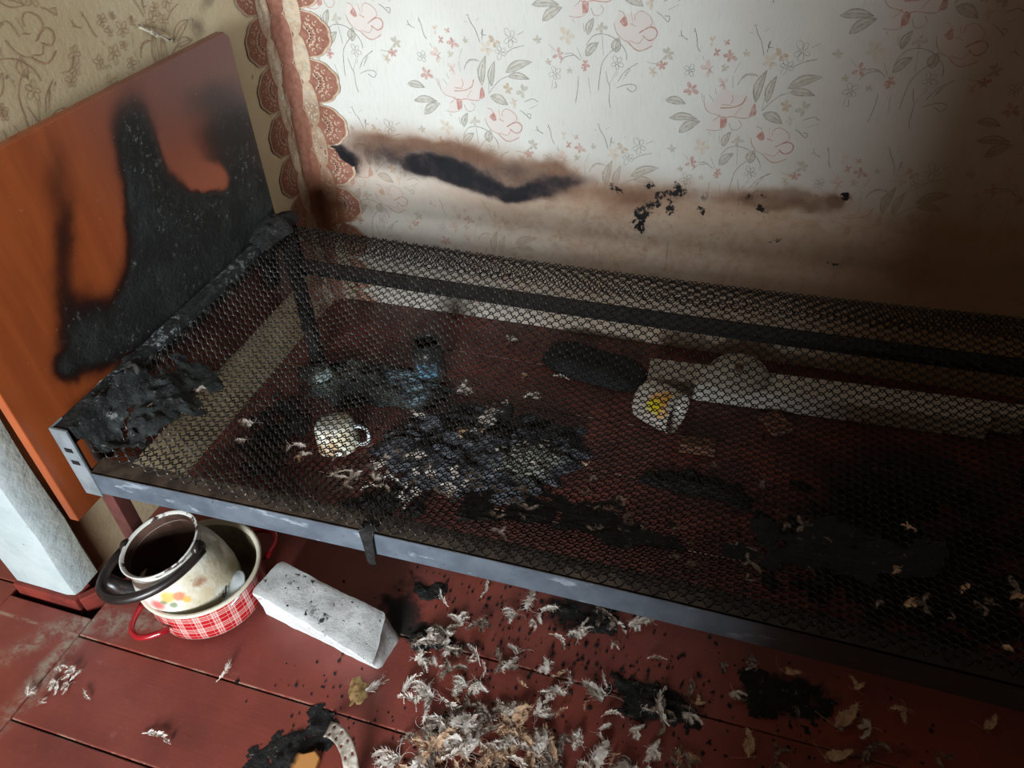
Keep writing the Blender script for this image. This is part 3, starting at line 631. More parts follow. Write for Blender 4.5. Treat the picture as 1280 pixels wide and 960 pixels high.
def crumbs(name, spots, m, seed, size=(.002, .0065), base=0.):
    R = random.Random(seed); mb = MB()
    for cx, cy, sx, sy, cnt in spots:
        for _ in range(cnt):
            x, y = R.gauss(cx, sx), R.gauss(cy, sy); s = R.uniform(*size); rot = Matrix.Rotation(R.uniform(0, 6), 3, 'Z') @ Matrix.Rotation(R.uniform(-.5, .5), 3, 'X')
            v = [rot @ Vector((s*R.uniform(.5, 1.2)*a, s*R.uniform(.4, 1.)*b, s*R.uniform(.12, .3)*c)) for a, b, c in ((1, 0, 0), (0, 1, 0), (-1, 0, 0), (0, -1, 0), (0, 0, 1), (0, 0, -1))]
            zz = base-min(q.z for q in v)+.0003
            mb.add([(q.x+x, q.y+y, q.z+zz) for q in v], [(0, 1, 4), (1, 2, 4), (2, 3, 4), (3, 0, 4), (1, 0, 5), (2, 1, 5), (3, 2, 5), (0, 3, 5)])
    return stuff(mb.build(name, m))
# on the floor under the bed
M_CL1 = char_mat('burnt_cloth_green', rgb(64, 72, 70), .3, tints=[(rgb(120, 146, 158), [(-.79, 1.49, .03, .06), (-.77, 1.43, .03, .04), (-.85, 1.47, .03, .035)]), (rgb(120, 134, 120), [(-1.05, 1.44, .04, .06), (-1.0, 1.5, .04, .04)])])
tag(heap('burnt_clothing', -.925, 1.455, .215, .095, .05, .062, 3, M_CL1, n=60, rag=.3), 'black green burnt clothing with pale blue scraps under the bed beside the jar', 'cloth')
M_CL2 = char_mat('burnt_pillow', rgb(92, 96, 104), .65, tints=[(rgb(126, 130, 150), [(-.56, 1.49, .05, .06), (-.52, 1.42, .05, .05)]), (rgb(120, 122, 112), [(-.40, 1.25, .04, .07), (-.36, 1.29, .04, .05)])])
tag(heap('burnt_pillow', -.535, 1.29, .245, .165, .30, .075, 8, M_CL2, n=72, rag=.3), 'large heap of charred pillow with grey ash and feathers under the middle of the mesh', 'pillow')
tag(patch('burnt_rag', -1.09, 1.20, .085, .18, .25, .05, 12, M_CHAR, n=60), 'black burnt rag lying in tatters along the foot of the cream wall under the bed', 'rag')
tag(patch('burnt_rag', -.70, 1.05, .14, .09, .2, .04, 17, M_CHAR, n=56), 'black burnt rag under the mesh in front of the charred pillow, near the front rail', 'rag')
tag(patch('burnt_blanket', .45, 1.20, .34, .26, .1, .07, 21, char_mat('burnt_blanket', rgb(26, 23, 22), .12), n=70), 'wide heap of charred blanket in the dark under the right end of the bed', 'blanket')
tag(patch('burnt_rag', .02, 1.31, .16, .05, -.05, .024, 25, M_CHAR), 'thin black charred rag under the mesh just before the small wood offcut', 'rag')
# ribbed black cloth folded by the beam
def ribbed():
    v = []; f = []; nx, ny = 44, 22
    for i in range(nx+1):
        for j in range(ny+1):
            u, t = i/nx, j/ny; ang = -.20
            lx = (u-.5)*.31*(1-.12*abs(2*t-1)**3); ly = (t-.5)*.15*(1-.25*(2*u-1)**4)
            edge = (1-abs(2*u-1)**6)*(1-abs(2*t-1)**4)
            z = .004+.042*edge*(.8+.25*mnoise.noise((u*4, t*3, 2)))+.0028*math.sin(u*2*PI*19)*edge
            v.append((-.33+lx*math.cos(ang)-ly*math.sin(ang), 1.695+lx*math.sin(ang)+ly*math.cos(ang), z))
    for i in range(nx):
        for j in range(ny): a = i*(ny+1)+j; f.append((a, a+ny+1, a+ny+2, a+1))
    return mesh('black_cloth', v, f, simple('black_ribbed_cloth', rgb(34, 36, 38), rgb(22, 24, 26), 30, .85, .25), None, True)
tag(ribbed(), 'folded black ribbed cloth on the floor at the left end of the white beam', 'cloth')
# burnt cloth over the bed frame
def mesh_top(x, y):                       # height of the wire mesh at a place
    best = min(range(0, 60), key=lambda i: abs(surf(x, VL*.09+VL*.91*i/59).y-y)); return surf(x, VL*.09+VL*.91*best/59).z
def drape(name, cx, cy, rx, ry, ang, h, seed, m, n=56, off=.005, cut=.42):
    def fn(x, y):
        t = sst(-1.112, -1.085, x); return (mesh_top(max(x, X0+.03), max(y, .735))+off)*t+.4635*(1-t)
    return patch(name, cx, cy, rx, ry, ang, h, seed, m, n=n, fn=fn, cut=cut)
M_CRUST = char_mat('crust', rgb(52, 57, 56), .55, tints=[(rgb(165, 168, 168), [(-1.085, .80, .43, .016), (-1.12, .90, .46, .02)])])
tag(drape('burnt_cloth', -1.07, .86, .085, .15, -.25, .022, 31, M_CRUST, cut=.25), 'charred black cloth with white ash on the front mesh corner by the bracket', 'cloth')
tag(heap('burnt_cloth', -1.128, 1.475, .045, .10, .1, .040, 33, M_CHAR, base=.461, irr=.3), 'charred black cloth lump on the rear end of the end bar against the headboard', 'cloth')
tag(drape('charred_flock', -.22, .87, .26, .075, .06, .010, 35, M_CHARF, n=70), 'charred black flock spread on the mesh behind the front rail at mid bed', 'debris')
tag(drape('charred_flock', .25, .92, .22, .08, .10, .010, 36, char_mat('char_dark', rgb(24, 21, 20), .25), n=60), 'charred black flock on the dark right half of the mesh', 'debris')
# black strip of burnt cloth hooked over the rail
hk = MB()
v = []; pth = [(.752, .3565), (.735, .359), (.724, .355), (.7225, .335), (.722, .31), (.720, .285), (.7225, .268)]
for i, (y, z) in enumerate(pth):
    for j in range(5):
        wd = .013*(1-.09*i)*(1+.3*mnoise.noise((i*.8, j, 4))); v.append((-.530+wd*(j-2)/2*1.2, y+.013-.018, z)) if 0 else v.append((-.530+wd*(j-2)/2*1.2, y+bow(-.53)-.0135+(-.002 if i > 2 else 0)+.002*mnoise.noise((i, j, 1)), z+.003*mnoise.noise((j*.9, i, 2))))
hk.add(v, [(i*5+j, i*5+j+1, i*5+j+6, i*5+j+5) for i in range(6) for j in range(4)])
o = hk.build('burnt_strip', M_CHAR, None, True); s_ = o.modifiers.new('solid', 'SOLIDIFY'); s_.thickness = .003; s_.offset = 1
tag(o, 'short black strip of burnt cloth hanging over the grey front rail above the white block', 'cloth')
# sooty patches on the open floor
for i, (cx, cy, rx, ry, an, lb) in enumerate([
    (-.455, .752, .065, .030, .15, 'black charred scrap among white feathers at the right end of the white block'),
    (-.165, .885, .09, .05, .1, 'black charred patch just below the front rail at mid bed'),
    (-.628, .484, .105, .050, .9, 'black charred patch beside the perforated strip at the bottom of the frame'),
    (.0, .74, .10, .055, -.2, 'broad black charred patch right of the feather pile'),
    (.235, .81, .12, .055, -.1, 'long black charred patch on the dark floor below the right part of the rail'),
    (-.50, .86, .055, .035, .3, 'black charred patch behind the right end of the white block, under the rail'),
    (-.36, .585, .035, .045, .2, 'small black charred clump at the left edge of the feather pile'),
    (-.30, .98, .05, .03, 0, 'small black charred clump with a white tuft directly under the rail')]):
    tag(patch('charred_debris', cx, cy, rx, ry, an, .014, 50+i, M_CHARF), lb, 'debris', 'charred patches on the open floor')
tag(crumbs('charred_crumbs', [(-.3, .85, .14, .07, 170), (-.1, .75, .14, .08, 170), (-.55, .55, .1, .06, 70), (.2, .8, .15, .06, 110), (-.6, 1.25, .25, .15, 260), (-1.0, 1.2, .12, .2, 140), (0, 1.3, .3, .2, 160)], M_CHARF, 3), 'black charred crumbs strewn over the red floor', 'debris')
tag(crumbs('pale_ash_crumbs', [(-.395, 1.245, .035, .03, 120)], simple('pale_ash', rgb(150, 150, 136), rgb(96, 96, 86), 60, .85, .2), 5, (.004, .012), .055), 'pale green grey ash crumbs on the right edge of the charred pillow', 'debris')
# ash and fluff caught on the mesh
R = random.Random(9); mb = MB()

# ------------------------------------------------------------------ white aerated block
bb = bmesh.new()
def blk():
    top = [(-.832, .706, .088), (-.522, .630, .084), (-.546, .738, .090), (-.815, .793, .090)]
    bot = [(-.824, .712, .0005), (-.534, .660, .0005), (-.522, .738, .0005), (-.812, .79, .0005)]
    N, K, H = 26, 9, 7; vs = {}; V = []
    def P(u, t, w):
        a = Vector(top[0]).lerp(Vector(top[1]), u).lerp(Vector(top[3]).lerp(Vector(top[2]), u), t)
        b_ = Vector(bot[0]).lerp(Vector(bot[1]), u).lerp(Vector(bot[3]).lerp(Vector(bot[2]), u), t)
        return b_.lerp(a, w)
    def idx(i, j, l):
        if (i, j, l) not in vs:
            p = P(i/N, j/K, l/H); c = Vector((-.68, .715, .045))
            d = 0
            for e in ((i in (0, N)), (j in (0, K)), (l == H)): d += e
            sh = .004*(d-1) if d > 1 else 0
            dirn = (c-p).normalized()
            q = p + dirn*sh + Vector((mnoise.noise(p*30), mnoise.noise(p*30+Vector((5, 5, 5))), mnoise.noise(p*30+Vector((9, 1, 2)))))*.0022
            q += Vector((mnoise.noise(p*90), mnoise.noise(p*90+Vector((3, 3, 3))), mnoise.noise(p*90+Vector((2, 1, 2)))))*.0009
            if l == H and i > N-4: q.z -= .010*(i-(N-4))/4
            q.z = max(q.z, .0004); vs[(i, j, l)] = len(V); V.append(tuple(q))
        return vs[(i, j, l)]
    F = []
    for i in range(N):
        for j in range(K):
            F.append((idx(i, j, H), idx(i+1, j, H), idx(i+1, j+1, H), idx(i, j+1, H))); F.append((idx(i, j, 0), idx(i, j+1, 0), idx(i+1, j+1, 0), idx(i+1, j, 0)))
        for l in range(H):
            F.append((idx(i, 0, l), idx(i+1, 0, l), idx(i+1, 0, l+1), idx(i, 0, l+1))); F.append((idx(i, K, l), idx(i, K, l+1), idx(i+1, K, l+1), idx(i+1, K, l)))
    for j in range(K):
        for l in range(H):
            F.append((idx(0, j, l), idx(0, j, l+1), idx(0, j+1, l+1), idx(0, j+1, l))); F.append((idx(N, j, l), idx(N, j+1, l), idx(N, j+1, l+1), idx(N, j, l+1)))
    return V, F
k = NT('aerated_block', .85, .2)
c = k.mix(k.mr(k.noise(14, 5), .3, .7), rgb(212, 214, 214), rgb(190, 192, 192))
x, y, z = k.sep(k.pos()); topm = k.mr(z, .078, .085)
c = k.mix(k.ma('MULTIPLY', k.mr(k.noise(40, 5, .7), .45, .7, 0, .45), topm), c, rgb(140, 136, 130))
sootb = k.ma('ADD', k.mr(k.noise(62, 3, .7), .625, .67), k.ma('MULTIPLY', k.mr(k.noise(42, 4, .7), .52, .60), k.ells(k.warp(.03, 40), 'xy', [(-.66, .69, .05, .02, -.6, .2, 1.), (-.58, .72, .04, .012, .2, .1, 1.), (-.76, .74, .03, .01, .8, 0, .7)])), True)
c = k.mix(k.ma('MULTIPLY', sootb, k.mr(z, .02, .08, .35, .95)), c, rgb(34, 30, 30))
k.col(c); k.bump(k.noise(130, 4, .7), .0011)
V, F = blk(); o = mesh('aerated_block', V, F, k.m); autosmooth(o, 38)
tag(o, 'white aerated concrete block spotted with soot on the red floor beside the checked pot', 'block')
del bb

# ------------------------------------------------------------------ checked pot, kettle and lid
pc = Vector((-.956, .722, 0)); pot = empty('enamel_pot', pc)
tag(pot, 'red and white checked enamel pot with cream rim holding the white kettle', 'pot')
k = NT('check_enamel', .18, .6)
ob = k.obj(); x, y, z = k.sep(ob)
ang = k.ma('ARCTAN2', y, x)
def stripes(k, v, per, cuts):
    f = k.ma('FRACT', k.ma('MULTIPLY', v, 1/per)); tot = None
    for a, wd in cuts:
        m = k.ma('LESS_THAN', k.ma('ABSOLUTE', k.ma('SUBTRACT', f, a)), wd); tot = m if tot is None else k.ma('MAXIMUM', tot, m)
    return tot
s1 = stripes(k, ang, .30, [(.25, .05), (.38, .035), (.51, .05), (.0, .02)]); s2 = stripes(k, k.ma('ADD', z, .006), .036, [(.30, .05), (.45, .035), (.60, .05), (.96, .025)])
ck = k.ma('MULTIPLY', k.ma('ADD', s1, s2), .42)
c = k.mix(ck, rgb(176, 26, 34), rgb(228, 206, 196))
c = k.mix(k.mr(z, .018, .010), c, rgb(150, 22, 28)); k.col(c); M_CHK = k.m
M_CREAM = simple('cream_enamel', rgb(214, 208, 190), rgb(196, 186, 164), 14, .3, .5)
k = NT('pot_inside', .35, .5); x, y, z = k.sep(k.pos())
k.col(k.mix(k.mr(k.noise(14, 4), .35, .65), rgb(150, 138, 114), rgb(104, 92, 74))); M_PIN = k.m
M_RED = simple('red_enamel', rgb(166, 26, 34), rgb(140, 22, 30), 20, .2, .6)
PRR = .118
MB().lathe([(0.02, .0005), (PRR-.024, .0005), (PRR-.010, .004), (PRR-.003, .014), (PRR, .03), (PRR, .100)], 48, None, True).build('pot_wall', M_CHK, pot, True)
MB().lathe([(PRR-.004, .100), (PRR-.006, .03), (PRR-.02, .008), (.02, .006)], 48, None, False, True).build('inside', M_PIN, pot, True)
MB().lathe([(PRR, .098), (PRR+.0065, .102), (PRR+.008, .106), (PRR+.0055, .1095), (PRR, .109), (PRR-.004, .100)], 48).build('rim', M_CREAM, pot, True)
def loop_handle(a0):
    d = Vector((math.cos(a0), math.sin(a0), 0)); t = Vector((-d.y, d.x, 0)); pts = []
    for i in range(15):
        u = -1+2*i/14; out = .052*(1-abs(u)**2.6); pts.append(d*(PRR-.003+out)+t*.050*u*(1-.18*(1-abs(u)))+Vector((0, 0, .060-.006*out/.05)))
    return pts
for a0 in (4.28, 4.28-PI): MB().tube(loop_handle(a0), .0062, 8).build('handle', M_RED, pot, True)

ke = empty('enamel_kettle', (-.958, .710, .0065))
tag(ke, 'white enamel kettle with black lidless mouth and flower decals standing inside the checked pot', 'kettle')
k = NT('kettle_enamel', .25, .55); ob = k.obj()
c = k.mix(k.mr(k.noise(16, 4), .4, .7), rgb(222, 222, 214), rgb(198, 192, 172))
x, y, z = k.sep(ob)
c = k.mix(k.ma('MULTIPLY', k.mr(x, .02, .09), k.mr(k.noise(22, 5, .65), .35, .6, .2, .85)), c, rgb(186, 166, 126))
c = k.mix(k.ma('MULTIPLY', k.spots(k.warp(.02, 60, ob), [(.070, -.052, .150, .020)]), .8), c, rgb(140, 88, 52))
c = k.mix(k.mr(k.noise(42, 4, .7, ob), .62, .70, 0, .55), c, rgb(120, 96, 74))
wob = k.warp(.008, 90, ob)
for lst, cc in (([(-.010, -.093, .118, .021), (-.034, -.088, .108, .018), (-.062, -.070, .120, .013)], rgb(206, 70, 66)), ([(.014, -.090, .140, .017), (-.05, -.080, .098, .012), (.045, -.080, .125, .010)], rgb(222, 164, 56)), ([(.034, -.084, .138, .013)], rgb(214, 110, 64)), ([(.004, -.093, .127, .011), (.020, -.091, .118, .010), (-.022, -.091, .130, .009)], rgb(108, 124, 84))):
    c = k.mix(k.ma('MULTIPLY', k.spots(wob, lst), .85), c, cc)
k.col(c); k.bump(k.noise(60, 3, .6, ob), .0015); M_KET = k.m
M_KIN = simple('kettle_inside', rgb(92, 68, 58), rgb(50, 34, 28), 12, .4, .45)
tilt = Matrix.Rotation(-.17, 4, 'Y') @ Matrix.Rotation(.10, 4, 'X')
KP = [(.03, .002), (.066, .003), (.080, .012), (.091, .04), (.095, .07), (.0945, .105), (.090, .14), (.081, .168), (.0735, .182), (.0725, .190)]
MB().lathe(KP, 48, tilt, True).build('body', M_KET, ke, True)
MB().lathe([(.0725, .190), (.0755, .197), (.0805, .203), (.0815, .206), (.0790, .2065), (.0735, .202)], 48, tilt).build('rim', simple('chipped_rim', rgb(210, 208, 202), rgb(60, 44, 40), 40, .35, .5, lo=.52, hi=.60), ke, True)
MB().lathe([(.0735, .202), (.0705, .190), (.079, .168), (.088, .14), (.0915, .10), (.088, .04), (.06, .012), (.02, .010)], 48, tilt, False, True).build('inside', M_KIN, ke, True)
M_BAKE = simple('black_bakelite', rgb(40, 32, 30), rgb(24, 20, 20), 18, .35, .5)
def kt(p): return tilt @ Vector(p)
# two riveted ears with the bail swung down over the front
hd = MB(); pts = []
A_ = Vector((-.0872, -.010, .190)); B_ = Vector((.0835, .012, .184))
Dv = Vector((-.22, -.96, -.10)).normalized(); mid = (A_+B_)/2; ax = (B_-A_)/2
for i in range(25):
    t = PI*i/24; pts.append(kt(mid - ax*math.cos(t)*1.06 + Dv*.122*math.sin(t)**.8 + Vector((0, 0, .010*math.sin(t)))))
hd.tube(pts, [.0085+.002*math.sin(PI*i/24) for i in range(25)], 10)
bail = hd.build('bail_handle', M_BAKE, ke, True)
for q in (A_, B_):
    d = Vector((q.x, q.y, 0)).normalized(); m = MB()
    m.lathe([(.002, -.007), (.014, -.007), (.016, -.003), (.016, .003), (.014, .007), (.002, .007)], 16, tilt @ Matrix.Translation(q-d*.004+Vector((0, 0, .004))) @ d.to_track_quat('Z', 'Y').to_matrix().to_4x4(), True, True)
    ear = m.build('ear', M_BAKE, ke, True)
    MB().lathe([(.0005, .0075), (.0045, .0075), (.0045, .009), (.0005, .0105)], 10, tilt @ Matrix.Translation(q-d*.004+Vector((0, 0, .004))) @ d.to_track_quat('Z', 'Y').to_matrix().to_4x4(), True, True).build('rivet', simple('rivet_steel', rgb(110, 96, 86), rgb(80, 68, 60), 30, .4, .5, .6), ear, True)
# dark spout on the left of the kettle
sp = MB(); pts = [kt(p) for p in ((-.070, -.040, .085), (-.098, -.056, .100), (-.112, -.066, .130), (-.118, -.070, .160))]
sp.tube(pts, [.026, .021, .016, .013], 14); sp.build('spout', M_BAKE, ke, True)

ld_ = empty('small_pan_cover', (-.878, .700, .086)); tag(ld_, 'small white enamel lid with wire handle tilted in the checked pot beside the kettle', 'lid')
Ml = Matrix.Rotation(.62, 4, 'Z') @ Matrix.Rotation(.95, 4, 'Y') if 0 else Vector((-.6, -.35, 1.0)).normalized().to_track_quat('Z', 'Y').to_matrix().to_4x4()
M_WEN = simple('white_enamel', rgb(214, 220, 222), rgb(190, 198, 200), 12, .25, .5)
MB().lathe([(.001, .004), (.022, .0035), (.034, .001), (.040, -.004), (.042, -.004), (.042, -.006), (.034, -.001), (.02, .0015), (.001, .002)], 32, Ml).build('dish', M_WEN, ld_, True)
M_STEEL = simple('dark_wire', rgb(70, 74, 78), rgb(40, 42, 46), 40, .35, .5, .7)
MB().tube([Ml @ Vector(p) for p in ((-.022, -.004, .004), (-.022, -.004, .010), (0, -.006, .013), (.022, -.004, .010), (.026, .0, .010), (.022, .004, .010), (0, .006, .013), (-.022, .004, .010), (-.022, .004, .004))], .0015, 6).build('wire_handle', M_STEEL, ld_, True)

# ------------------------------------------------------------------ things under the bed
k = NT('beam_paint', .6, .3); c = k.mix(k.mr(k.noise(11, 5), .3, .7), rgb(206, 202, 194), rgb(186, 178, 166)); c = k.mix(k.mr(k.noise(50, 4, .7), .64, .72, 0, .6), c, rgb(96, 84, 74)); k.col(c); M_BEAM = k.m
def prism(pts, z0, z1, rotz=0, org=(0, 0)):
    ca, sa = math.cos(rotz), math.sin(rotz); P = [(org[0]+ca*x-sa*y, org[1]+sa*x+ca*y) for x, y in pts]; n = len(P)
    return MB().add([(x, y, z0) for x, y in P]+[(x, y, z1) for x, y in P], [tuple(range(n))[::-1], tuple(range(n, 2*n))]+[(i, (i+1) % n, n+(i+1) % n, n+i) for i in range(n)])
o = prism([(-.47, -.045), (.38, -.045), (.38, -.010), (.47, -.010), (.47, .042), (-.47, .042)], .0005, .062, .045, (.300, 1.683)).build('white_beam', M_BEAM, None, bevel=.004)
tag(o, 'long white painted timber beam with notched right end lying along the wall under the bed', 'beam')
lt = empty('pan_lid', (.066, 1.680, .066)); tag(lt, 'round grey pan lid resting on top of the long white beam', 'lid')
Mt = Matrix.Rotation(.12, 4, 'X') @ Matrix.Rotation(-.05, 4, 'Y')
M_GR = simple('grey_enamel', rgb(176, 170, 158), rgb(150, 144, 134), 20, .45, .4)
MB().lathe([(.001, .020), (.04, .018), (.062, .012), (.074, .007), (.079, .005), (.079, .003), (.07, .003), (.04, .012), (.001, .015)], 40, Mt).build('dish', M_GR, lt, True)
MB().lathe([(.0, .018), (.008, .019), (.009, .026), (.013, .031), (.010, .036), (.0, .037)], 16, Mt).build('knob', simple('brown_knob', rgb(120, 90, 76), rgb(100, 74, 62), 30, .5), lt, True)
# flowered cup lying on its side
cu = empty('flowered_bowl', (-.118, 1.515, .058)); tag(cu, 'white cup with a yellow flower lying on its side in front of the white beam', 'cup')
Mc = Matrix.Rotation(-.42, 4, 'Z') @ Matrix.Rotation(PI/2, 4, 'Y')
k = NT('cup_glaze', .3, .5); ob = k.obj(); c = k.mix(k.mr(k.noise(20, 3), .35, .7), rgb(208, 200, 188), rgb(186, 174, 160)); wob = k.warp(.014, 50, ob)
for lst, cc in (([(.0, -.035, .045, .030), (.012, -.05, .025, .022), (.018, -.02, .055, .016)], rgb(226, 160, 50)), ([(-.010, -.045, .034, .022), (.008, -.05, .020, .012)], rgb(232, 214, 30)), ([(.030, -.05, .02, .008), (.034, -.04, .035, .006), (.028, -.055, .008, .006)], rgb(200, 100, 70)), ([(-.040, -.045, .032, .009)], rgb(150, 184, 200)), ([(-.022, -.02, .055, .010), (-.03, -.055, .012, .010)], rgb(216, 168, 166))):
    c = k.mix(k.ma('MULTIPLY', k.spots(wob, lst), .9), c, cc)
k.col(c)
MB().lathe([(.02, -.058), (.044, -.058), (.053, -.048), (.0565, -.02), (.057, .02), (.0565, .055), (.0545, .055), (.054, .02), (.050, -.045), (.02, -.052)], 40, Mc, True, True).build('cup_wall', k.m, cu, True)
MB().tube([Mc @ Vector(p) for p in ((.020, .051, .035), (.030, .073, .030), (.034, .080, .008), (.030, .073, -.016), (.021, .051, -.022))], .005, 8).build('handle', simple('cup_handle', rgb(196, 186, 172), rgb(180, 168, 152), 20, .3), cu, True)
# white mug with a handle, tipped over
mg = empty('enamel_mug', (-.905, 1.215, .041)); tag(mg, 'white enamel mug with rust stains standing upside down on the floor under the bed', 'mug')
Mm = Vector((.75, .95, .50)).normalized().to_track_quat('Z', 'Y').to_matrix().to_4x4()
Mm = Matrix.Translation((0, 0, .002)) @ Vector((.10, -.12, -1.)).normalized().to_track_quat('Z', 'Y').to_matrix().to_4x4()
k = NT('mug_enamel', .3, .5); ob = k.obj(); c = k.mix(k.mr(k.noise(18, 4, .6, ob), .4, .62), rgb(222, 220, 208), rgb(206, 194, 166)); c = k.mix(k.ma('MULTIPLY', k.spots(k.warp(.02, 50, ob), [(-.015, -.052, -.012, .02), (.010, -.05, -.018, .018), (-.03, -.042, -.025, .02), (.02, -.05, .0, .016)]), .75), c, rgb(176, 132, 84)); k.col(c)
MB().lathe([(.015, -.036), (.040, -.0355), (.048, -.032), (.052, -.022), (.0535, .0), (.054, .036), (.0555, .038), (.052, .036), (.051, -.025), (.015, -.032)], 36, Mm, True, True).build('mug_wall', k.m, mg, True)
hdir = (Mm.to_3x3().inverted() @ Vector((.85, .10, -.0))); ha = math.atan2(hdir.y, hdir.x)
hp = [(.052, -.022), (.070, -.024), (.086, -.014), (.090, .006), (.082, .026), (.066, .034), (.053, .030)]
MB().tube([Mm @ Vector((r*math.cos(ha), r*math.sin(ha), z)) for r, z in hp], .0048, 8).build('handle', M_WEN, mg, True)
# grey glass jar
jr = empty('glass_jar', (-.772, 1.535, 0)); tag(jr, 'sooty grey glass jar with a torn blue label standing behind the burnt clothing', 'jar')
k = NT('sooty_glass', .25, .5); k.col(k.mix(k.mr(k.noise(14, 5, .6), .3, .7), rgb(92, 96, 96), rgb(52, 55, 56))); k.b.inputs['Transmission Weight'].default_value = .45; M_JAR = k.m
MB().lathe([(.0, .001), (.038, .001), (.044, .006), (.046, .02), (.046, .090), (.043, .105), (.037, .114), (.037, .128), (.0395, .129), (.0395, .132), (.0345, .132), (.0345, .112), (.041, .100), (.043, .09), (.043, .02), (.036, .008), (.0, .006)], 36).build('glass', M_JAR, jr, True)
lab = MB(); v = []
for i in range(13):
    a = -2.0+1.3*i/12
    for zz in (.035+.012*mnoise.noise((i*.7, 0, 1)), .082+.014*mnoise.noise((i*.7, 4, 1))): v.append((.0468*math.cos(a), .0468*math.sin(a), zz))
lab.add(v, [(2*i, 2*i+2, 2*i+3, 2*i+1) for i in range(12)]); lab.build('label_paper', simple('blue_paper', rgb(96, 140, 168), rgb(46, 58, 66), 50, .8, lo=.4, hi=.6), jr, True)
# small pieces
M_WOODO = simple('wood_offcut', rgb(132, 92, 70), rgb(100, 68, 52), 16, .7, .2)
o = MB().box(-.045, .045, -.018, .018, 0, .03, Matrix.Rotation(.06, 3, 'Z'), (-.008, 1.435, .0005)).build('wood_offcut', M_WOODO, None, bevel=.002); tag(o, 'small brown wood offcut on the floor in front of the flowered cup', 'wood')
k = NT('matchbox', .7, .2); k.col(k.mix(k.mr(k.noise(60, 4, .7), .45, .6), rgb(140, 96, 78), rgb(70, 42, 36))); mb_ = empty('match_box', (.18, 1.578, 0)); tag(mb_, 'small reddish patterned matchbox lying before the white beam', 'box')
MB().box(-.03, .03, -.036, .036, .0005, .015, Matrix.Rotation(.62, 3, 'Z')).build('sleeve', k.m, mb_, bevel=.001)
MB().box(-.0285, .0285, -.0395, .0395, .002, .0135, Matrix.Rotation(.62, 3, 'Z')).build('tray', simple('tray_card', rgb(150, 120, 100), rgb(120, 92, 76), 40), mb_)
o = heap('paper_scrap', -1.055, 1.425, .028, .028, 0, .040, 71, simple('pale_cloth', rgb(168, 186, 186), rgb(110, 126, 116), 40, .8), n=22, base=.03); tag(o, 'small pale blue crumpled scrap at the left end of the burnt clothing', 'paper')
# cream foam crumb, half burnt wood and perforated strip in the foreground
o = heap('foam_scrap', -.556, .605, .019, .026, .3, .014, 75, simple('foam', rgb(190, 160, 112), rgb(120, 92, 58), 70, .85, .1), n=20, irr=.5); tag(o, 'small yellowish foam scrap on the bare floor left of the curled white feather', 'foam')
kw = NT('burnt_wood', .7, .2); x, y, z = kw.sep(kw.pos()); kw.col(kw.mix(kw.mr(kw.ma('ADD', kw.mr(x, -.612, -.575), kw.ma('MULTIPLY', kw.noise(40, 4), .6)), .35, .7), rgb(30, 22, 18), rgb(206, 144, 84)))
o = prism([(-.024, -.018), (.020, -.020), (.026, .004), (.016, .016), (-.005, .012), (-.02, .017), (-.028, .002)], .0005, .016, .35, (-.585, .458)).build('wood_chip', kw.m, None, bevel=.003); tag(o, 'half burnt orange wood chip in the black debris at the bottom edge', 'wood')
st = MB(); v = []; f = []; NL, NW = 24, 6
for i in range(NL+1):
    t = i/NL; a = .2+1.15*t
    cxp, cyp = -.598+.125*math.sin(a), .398+.125*math.cos(a); zc = .012+.035*math.sin(PI*t)
    for j in range(NW+1):
        u = (j/NW-.5)*.030; v.append((cxp+u*math.sin(a)*.9, cyp+u*math.cos(a)*.9, zc+u*.35+.002*mnoise.noise((t*6, j, 0))))
for i in range(NL):
    for j in range(NW):
        if i % 4 == 2 and j in (1, 4) : continue
        a = i*(NW+1)+j; f.append((a, a+1, a+NW+2, a+NW+1))
o = mesh('perforated_strip', v, f, simple('strip_plastic', rgb(190, 182, 170), rgb(130, 118, 106), 60, .6), None, True); s_ = o.modifiers.new('solid', 'SOLIDIFY'); s_.thickness = .0015
tag(o, 'curled pale strip punched with holes among feathers at the bottom edge', 'strip')
# ------------------------------------------------------------------ feathers
def feather_mesh(seed, L_=.07, wd=.014, curl=.5, fray=.3, mat_=None, nb=15):
    R = random.Random(seed); mb = MB(); pts = []; a = 0; p = Vector((0, 0, .0015)); N = 12
    lift = R.uniform(.1, .35)
    for i in range(N+1):
        pts.append(p.copy()); a += curl/N*(1+.6*i/N); p = p+Vector((math.cos(a), math.sin(a), math.cos(i/N*PI)*lift*.5))*L_/N
    mb.tube(pts, [.0010*(1-.8*i/N)+.0002 for i in range(N+1)], 4)
    for sd in (1, -1):
        for b in range(nb):
            t = .16+.82*b/nb; i = min(int(t*N), N-1); q = pts[i].lerp(pts[i+1], t*N-i); d = (pts[i+1]-pts[i]).normalized(); s = Vector((-d.y, d.x, 0))*sd
            if R.random() < fray*.25: continue
            ln_ = wd*math.sin(PI*min(t*.9+.12, 1))**.6*R.uniform(.75, 1.1); w_ = L_/nb*.55*R.uniform(.7, 1.2); ang = R.uniform(.55, .8)+R.uniform(-1, 1)*fray
            dr = (d*math.cos(ang)+s*math.sin(ang)); e1 = q+dr*ln_*.55+Vector((0, 0, R.uniform(0, .004))); e2 = q+(dr+d*.35).normalized()*ln_+Vector((0, 0, R.uniform(-.001, .008)))
            mb.add([q-d*w_, q+d*w_, e1+d*w_*.9, e1-d*w_*.9, e2], [(0, 1, 2, 3), (3, 2, 4)])
    for i, vv in enumerate(mb.v): mb.v[i] = (vv[0], vv[1], max(vv[2], .0004))
    me = bpy.data.meshes.new('feather'); me.from_pydata(mb.v, [], mb.f); me.update(); me.materials.append(mat_); return me
